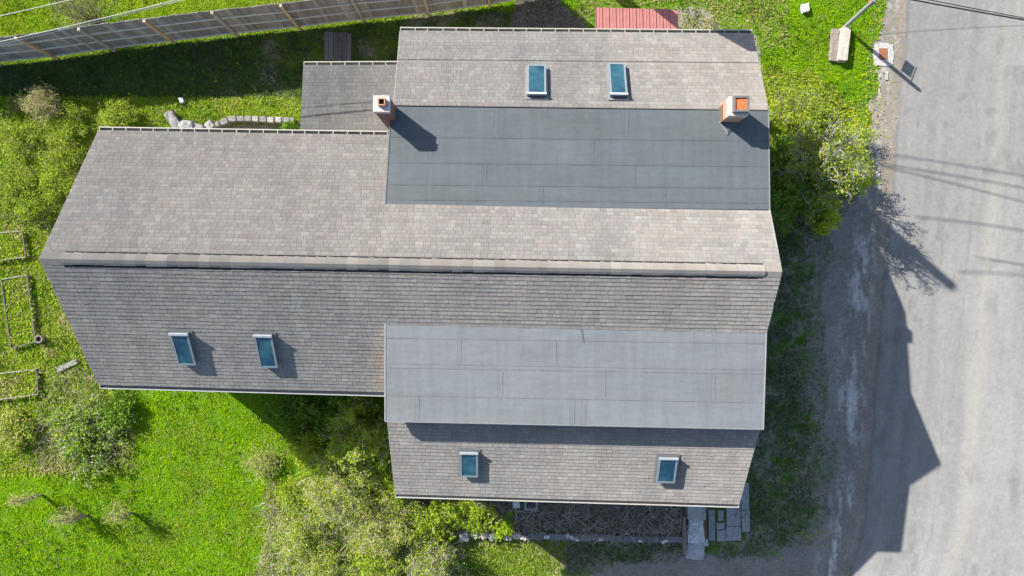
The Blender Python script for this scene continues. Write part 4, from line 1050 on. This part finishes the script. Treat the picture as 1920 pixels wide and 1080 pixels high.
# -- west side
shrub('shrub', 'round tan shrub at the edge of the fence shadow', 'shrub', 78, 196, .6, .75, 1.1, 60, 3200, .04, TAN, (0.5, 0.42, 0.28), twigs=6, seed=17)
shrub('shrub', 'big grey green weed clump beyond the house corner', 'shrub', 160, 815, .18, 1.7, .28, 60, 7000, .085, GR[1:] + YG[:1] + [(0.3, 0.36, 0.2), (0.42, 0.4, 0.27)], TW_T, twigs=5, seed=18, wts=[.2, .25, .25, .2, .1], elong=(1, 1.1))
shrub('shrub', 'dark green leafy clump touching the south-west roof corner', 'shrub', 222, 765, .25, .8, .38, 26, 3200, .085, GR, TW_D, twigs=5, seed=19)
shrub('shrub', 'straw and green weed clump next to the lowest raised bed', 'shrub', 30, 800, .2, .85, .35, 34, 3600, .07, YG + TAN, TW_T, twigs=5, seed=20)
for i, (x, y, s, lb) in enumerate(((40, 262, .8, 'leafy bush nearest the tan shrub on the west side'), (118, 285, .8, 'bright leafy bush by the north-west roof corner'), (25, 345, .75, 'dull green bush with grey twigs on the west side'),
                                   (62, 388, .7, 'bush with a dark hollow above the top raised bed'), (130, 232, .7, 'lush bush along the sunny strip near the tan shrub'), (110, 345, .6, 'yellowish low bush beside the sloping gable edge'),
                                   (225, 212, .6, 'green bush in the sunny strip above the roof corner'))):
    shrub('shrub', lb, 'shrub', x, y, .2, s * 1.2, .36, 30, 3400, .055, YG + YG[:2] + GR[2:], TW_G if i in (2, 3) else TW_T, twigs=5, seed=30 + i, group='bushes on the rough ground west of the house')
for i, (bx_, by_, cx_, cy_, lb) in enumerate(((250, 962, 206, 964, 'tan crowned sapling casting the longest shadow on the open lawn'), (163, 966, 108, 970, 'middle bare sapling of three on the lawn'), (78, 928, 32, 936, 'bare sapling nearest the big grey green weed clump'))):
    shrub('sapling', lb, 'sapling', cx_, cy_, 1.25, .42, 1.75, 16, 900, .04, TAN + YG[:2], (0.42, 0.35, 0.26), base=(bx_, by_), twigs=5, seed=50 + i, spread=.25, group='young bare trees on the lawn')
shrub('bare_bush', 'dark bare bush behind the fence', 'shrub', 158, 18, 1.0, 1.4, 1.9, 50, 1200, .045, YG + TAN, (0.2, 0.18, 0.12), base=(196, 50), twigs=8, seed=60, thick=.8)
shrub('bare_bush', 'dark bare stems sprawling on the lawn edge in front of the thicket', 'shrub', 545, 825, .5, .8, .9, 26, 300, .05, YG, (0.09, 0.075, 0.06), base=(585, 800), twigs=4, seed=61, thick=.8)
shrub('shrub', 'small bright green plant in the bed behind the lean-to', 'plant', 542, 243, .2, .3, .4, 12, 600, .09, [(0.12, 0.26, 0.02), (0.2, 0.34, 0.04)], TW_D, twigs=3, seed=62)

# -- grass: what nobody could count, scattered by what grows where
NB = 1150000
px = rng.uniform(-60, 1780, NB); py = rng.uniform(-60, 1140, NB)
X = (px - NX) / SG; Y = -(py - NY) / SG
n1 = fbm(px, py, 46, 61, 6); nf = fbm(px, py, 9, 65, 3); n2 = fbm(px, py, 18, 62); n3 = fbm(px, py, 200, 63, 3); rnd = rng.random(NB)
vk = verge_keep(px, py) | (px > edge_x(py, ROAD_W) - 4)
verge_edge = verge_keep(px + 14, py)
dens = .25 + .6 * sstep(.3, .6, nf); ln = .075 + .09 * nf; wd2 = np.full(NB, .021)
col = mix(np.array([0.17, 0.42, 0.002]), np.array([0.42, 0.6, 0.006]), (.5 * n2 + .5 * nf)[:, None])
dry_ = sstep(.5, .78, fbm(px, py, 90, 66, 6)); col = mix(col, col * np.array([.8, .72, 1.6]) + np.array([.03, .0, .01]), (dry_ * .8)[:, None]); col = np.where((rnd < .05 + .10 * dry_)[:, None], np.array([0.5, 0.46, 0.2]), col)
col = mix(col, np.array([0.5, 0.5, 0.07]), (sstep(.55, .85, fbm(px, py, 34, 64, 5)) * .18)[:, None])
def put(mask, d=None, l=None, w=None, c=None):
    global col
    if d is not None: dens[mask] = (d[mask] if np.ndim(d) else d)
    if l is not None: ln[mask] = l
    if w is not None: wd2[mask] = w
    if c is not None: col = np.where(mask[:, None], c, col)
west = (px < 250) & (py > 180) & (py < 890)
straw = np.array([0.48, 0.42, 0.2])
cw = mix(np.array([0.2, 0.38, 0.01]), np.array([0.45, 0.55, 0.04]), n2[:, None]); cw = np.where((rnd < .16 + .5 * sstep(.5, .7, n1))[:, None], straw * 1.1, cw)
put(west, .8, .16, .034, cw)
strip = (py >= 150) & (py < 250) & (px > 100) & (px < 570); cs_ = mix(np.array([0.2, 0.4, 0.01]), np.array([0.5, 0.56, 0.05]), n2[:, None]); cs_ = np.where((rnd < .18)[:, None], straw, cs_)
put(strip, .85, .13, .03, cs_)
shade = (py < 182) & (px < 970) & (py > 20); csd = mix(np.array([0.05, 0.115, 0.05]), np.array([0.10, 0.16, 0.07]), n2[:, None]); rmp = sstep(380, 560, px + 120 * (n2 - .5)); csd = np.where((rnd < .1 + .5 * sstep(.5, .65, n1) * rmp)[:, None], np.array([0.22, 0.19, 0.13]), csd)  # fence shade painted into this grass as darker, bluer greens
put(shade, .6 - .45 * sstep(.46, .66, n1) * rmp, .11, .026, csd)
bey = inpoly(px, py, BEYOND); cb_ = mix(np.array([0.26, 0.42, 0.01]), np.array([0.5, 0.56, 0.04]), n2[:, None]); put(bey, .8, .1, .024, cb_)
und = inpoly(px + 30 * (n2 - .5), py + 30 * (n2 - .5), [(1440, 130), (1530, 140), (1600, 200), (1636, 260), (1612, 350), (1560, 430), (1400, 420), (1400, 200)])
cu = mix(np.array([0.2, 0.36, 0.015]), np.array([0.5, 0.56, 0.05]), n2[:, None]); cu = np.where((rnd < .16)[:, None], straw, cu)
put(und, .85, .17, .034, cu)
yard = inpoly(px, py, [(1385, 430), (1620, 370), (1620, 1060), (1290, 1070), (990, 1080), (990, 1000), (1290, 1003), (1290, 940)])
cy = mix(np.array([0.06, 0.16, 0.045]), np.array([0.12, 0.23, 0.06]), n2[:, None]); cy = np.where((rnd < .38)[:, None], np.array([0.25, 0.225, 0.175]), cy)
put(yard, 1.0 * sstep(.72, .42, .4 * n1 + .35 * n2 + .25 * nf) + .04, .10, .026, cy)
sunny = (px > 840) & (px < 1060) & (py > 1006); put(sunny, .7, .13, .03, np.where((rnd < .25)[:, None], straw, mix(np.array([0.15, 0.3, 0.012]), np.array([0.34, 0.42, 0.04]), n2[:, None])))
put(inpoly(px, py, GARDEN), .06, .12, .03); put(inpoly(px, py, MULCH), .03); put(inpoly(px, py, NARC) & (py > 232), .05)
put(inpoly(px, py, [(1260, 0), (1330, 5), (1350, 45), (1425, 60), (1440, 205), (1395, 205), (1395, 80), (1110, 80), (1085, 20)]), .12 + .5 * sstep(.5, .7, n2), .1, .024, np.where((rnd < .5)[:, None], straw, col))
ne = (px > 1080) & (px < 1480) & (py < 90); put(ne & (rnd < .38), None, .15, .03, np.tile(straw * 1.05, (NB, 1)))
bedm = np.zeros(NB, bool)
for P_ in BED: bedm |= inpoly(px, py, P_)
lip = (verge_edge | verge_keep(px + 26, py)) & ~vk; put(lip, .32, .13, .028, np.where((rnd < .45)[:, None], np.array([0.34, 0.31, 0.17]), col))
thick = inpoly(px, py, [(500, 900), (740, 930), (860, 1010), (850, 1100), (480, 1100)]); put(thick, .8, .16, .028, np.where((rnd < .5)[:, None], straw, col))
dens = dens * (1 - .8 * verge_soft(px + 14, py) * (py > 360))
ok = (rng.random(NB) < dens) & ~house_mask(X, Y, .05) & (~vk | (rng.random(NB) < .05 * sstep(.45, .7, nf) + .015)) & (px < edge_x(py, ROAD_W) - 6)
ok &= ~inpoly(px, py, [(608, 60), (662, 60), (662, 116), (608, 116)]) & ~inpoly(px, py, [(1555, 55), (1588, 55), (1588, 118), (1555, 118)]) & ~inpoly(px, py, [(1636, 80), (1678, 80), (1678, 126), (1636, 126)])
ok &= ~inpoly(px, py, [(1284, 935), (1326, 935), (1326, 1047), (1284, 1047)]) & (~inpoly(px, py, [(1327, 935), (1406, 900), (1406, 1015), (1327, 1015)]) | (rng.random(NB) < .2))
def blades(ix, name, zoff=None, upright=.5):
    n = len(ix); th = rng.uniform(0, 2 * np.pi, n); L = ln[ix] * rng.uniform(.5, 1.5, n); w = wd2[ix] * rng.uniform(.7, 1.3, n)
    el = rng.uniform(.08, .85, n)
    d = np.stack([np.cos(th) * np.cos(el), np.sin(th) * np.cos(el), np.sin(el)], 1); s = np.stack([-np.sin(th), np.cos(th), rng.normal(0, .35, n)], 1)
    z0 = gz(px[ix], py[ix]) - .005 if zoff is None else zoff
    P = np.stack([X[ix], Y[ix], z0 + np.zeros(n)], 1); mid = P + d * (L * .5)[:, None]; tipd = d.copy(); tipd[:, 2] *= .35; tip = mid + tipd * (L * .5)[:, None]
    V = np.stack([P, mid + s * (w * .5)[:, None], tip, mid - s * (w * .5)[:, None]], 1)
    C = col[ix] * rng.uniform(.8, 1.2, (n, 1)) * rng.uniform(.94, 1.06, (n, 3))
    return tag(bulk(name, V, C, M['grass']), kind='stuff')
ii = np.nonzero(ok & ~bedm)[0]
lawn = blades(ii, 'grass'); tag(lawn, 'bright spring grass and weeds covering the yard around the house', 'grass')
ib = np.nonzero(bedm)[0]; ln[ib] = .2; wd2[ib] = .036
tag(blades(ib[rng.random(len(ib)) < .9], 'bed_weeds', .1), 'green weeds and straw filling the raised timber beds', 'weeds')

NW_ = 26000
wx = rng.uniform(-40, 1640, NW_); wy = rng.uniform(-40, 1120, NW_)
wn = fbm(wx, wy, 60, 81, 6); okw = (wn > .5) & ~house_mask((wx - NX) / SG, -(wy - NY) / SG, .05) & (verge_soft(wx, wy) < .2)
okw &= ((wx < 260) | (wy < 240) | (rng.random(NW_) < .35)) & ~inpoly(wx, wy, GARDEN) & ~inpoly(wx, wy, MULCH) & ~((wy < 185) & (wx > 110) & (wx < 970) & (rng.random(NW_) < .6))
okw &= ~inpoly(wx, wy, [(608, 60), (662, 60), (662, 116), (608, 116)]) & ~inpoly(wx, wy, [(1550, 50), (1592, 50), (1592, 120), (1550, 120)])
wx, wy = wx[okw], wy[okw]; rep = 6; cw_ = palette([(0.2, 0.42, 0.01), (0.12, 0.28, 0.015), (0.34, 0.48, 0.03), (0.42, 0.38, 0.2), (0.09, 0.2, 0.03)], [.3, .25, .15, .15, .15])(len(wx))
bx2 = np.repeat(wx, rep) + rng.normal(0, 2.2, len(wx) * rep); by2 = np.repeat(wy, rep) + rng.normal(0, 2.2, len(wx) * rep)
P = np.stack([(bx2 - NX) / SG, -(by2 - NY) / SG, rng.uniform(.03, .16, len(bx2))], 1)
V, _ = leaves(P, .06, lambda n: None, .25, .5); C = np.repeat(cw_ * .75, rep, 0) * rng.uniform(.75, 1.25, (len(bx2), 1))
tag(bulk('weeds', V, C, M['grass']), 'broad leaved weeds growing in patches through the grass', 'weeds', kind='stuff')

# dandelions
fl = []
for (x0, y0, sx, sy, n) in ((1632, 205, 14, 40, 70), (1640, 40, 8, 40, 26), (1612, 110, 20, 30, 12), (1535, 1003, 16, 10, 26), (1440, 1055, 26, 7, 16), (1520, 890, 14, 10, 8), (1600, 250, 16, 50, 24), (330, 880, 140, 100, 26), (1420, 30, 70, 40, 14)):
    fl.append(np.stack([rng.normal(x0, sx, n), rng.normal(y0, sy, n)], 1))
fl = np.concatenate(fl); P = np.stack([(fl[:, 0] - NX) / SG, -(fl[:, 1] - NY) / SG, rng.uniform(.09, .16, len(fl))], 1)
V, C = leaves(P, .05, lambda n: np.array([[0.75, 0.55, 0.02]]) * rng.uniform(.8, 1.1, (n, 1)), .85, .95)
tag(bulk('dandelions', V, C, M['leaf']), 'yellow dandelion flowers dotted through the grass', 'flowers', kind='stuff')

# dry brush lying in the beds
def brush(name, label, poly, n, cols, zmax, lmin, lmax, rad=.007):
    P_ = np.array(poly, float); x0, y0 = P_.min(0); x1, y1 = P_.max(0); mb = MB(); m_ = 0; rr = random.Random(len(name) + n)
    while m_ < n:
        x, y = rr.uniform(x0, x1), rr.uniform(y0, y1)
        if not bool(inpoly(np.array([x]), np.array([y]), poly)[0]): continue
        m_ += 1; p = W(x, y); p.z = rr.uniform(.0, zmax); t = rr.uniform(0, math.pi * 2); L = rr.uniform(lmin, lmax); g = rr.uniform(.6, 1.3); c = tuple(v * g for v in rr.choice(cols)); r0 = rad * rr.uniform(.5, 1.5)
        q = p + Vector((math.cos(t) * L * .5, math.sin(t) * L * .5, rr.uniform(-.05, .1))); t += rr.uniform(-.6, .6); e = q + Vector((math.cos(t) * L * .5, math.sin(t) * L * .5, rr.uniform(-.1, .1)))
        q.z = max(q.z, .01); e.z = max(e.z, .01)
        mb.tube(p, q, r0, r0 * .8, 3, c); mb.tube(q, e, r0 * .8, r0 * .4, 3, c)
    return tag(mb.build(name, M['twig']), label, 'brush', kind='stuff')
DB = [(0.36, 0.31, 0.26), (0.27, 0.235, 0.2), (0.45, 0.4, 0.34), (0.2, 0.175, 0.15)]
brush('dry_brush', 'tangle of dry grey stems filling the shaded bed below the south eave', [(770, 935), (1280, 935), (1280, 1001), (1010, 1001), (880, 996), (790, 985)], 2600, DB, .3, .15, .8, .0105)
brush('cut_brush', 'heap of cut grey twigs on dark mulch by the fence end', [(975, 0), (1040, 0), (1105, 52), (1090, 62), (975, 62)], 420, [(0.26, 0.24, 0.22), (0.2, 0.185, 0.17), (0.33, 0.3, 0.27)], .12, .2, .6)
brush('straw_litter', 'pale dead stems strewn over the rough ground west of the house', [(110, 690), (175, 690), (250, 870), (60, 880), (60, 790)], 900, [(0.42, 0.36, 0.24), (0.36, 0.31, 0.2), (0.46, 0.42, 0.33)], .25, .1, .4, .006)
brush('fallen_twigs', 'loose twigs and stalks among the thicket stems', [(500, 930), (740, 940), (870, 1000), (880, 1090), (490, 1090)], 1500, [(0.38, 0.33, 0.26), (0.3, 0.26, 0.2), (0.44, 0.4, 0.33)], .35, .15, .6, .007)
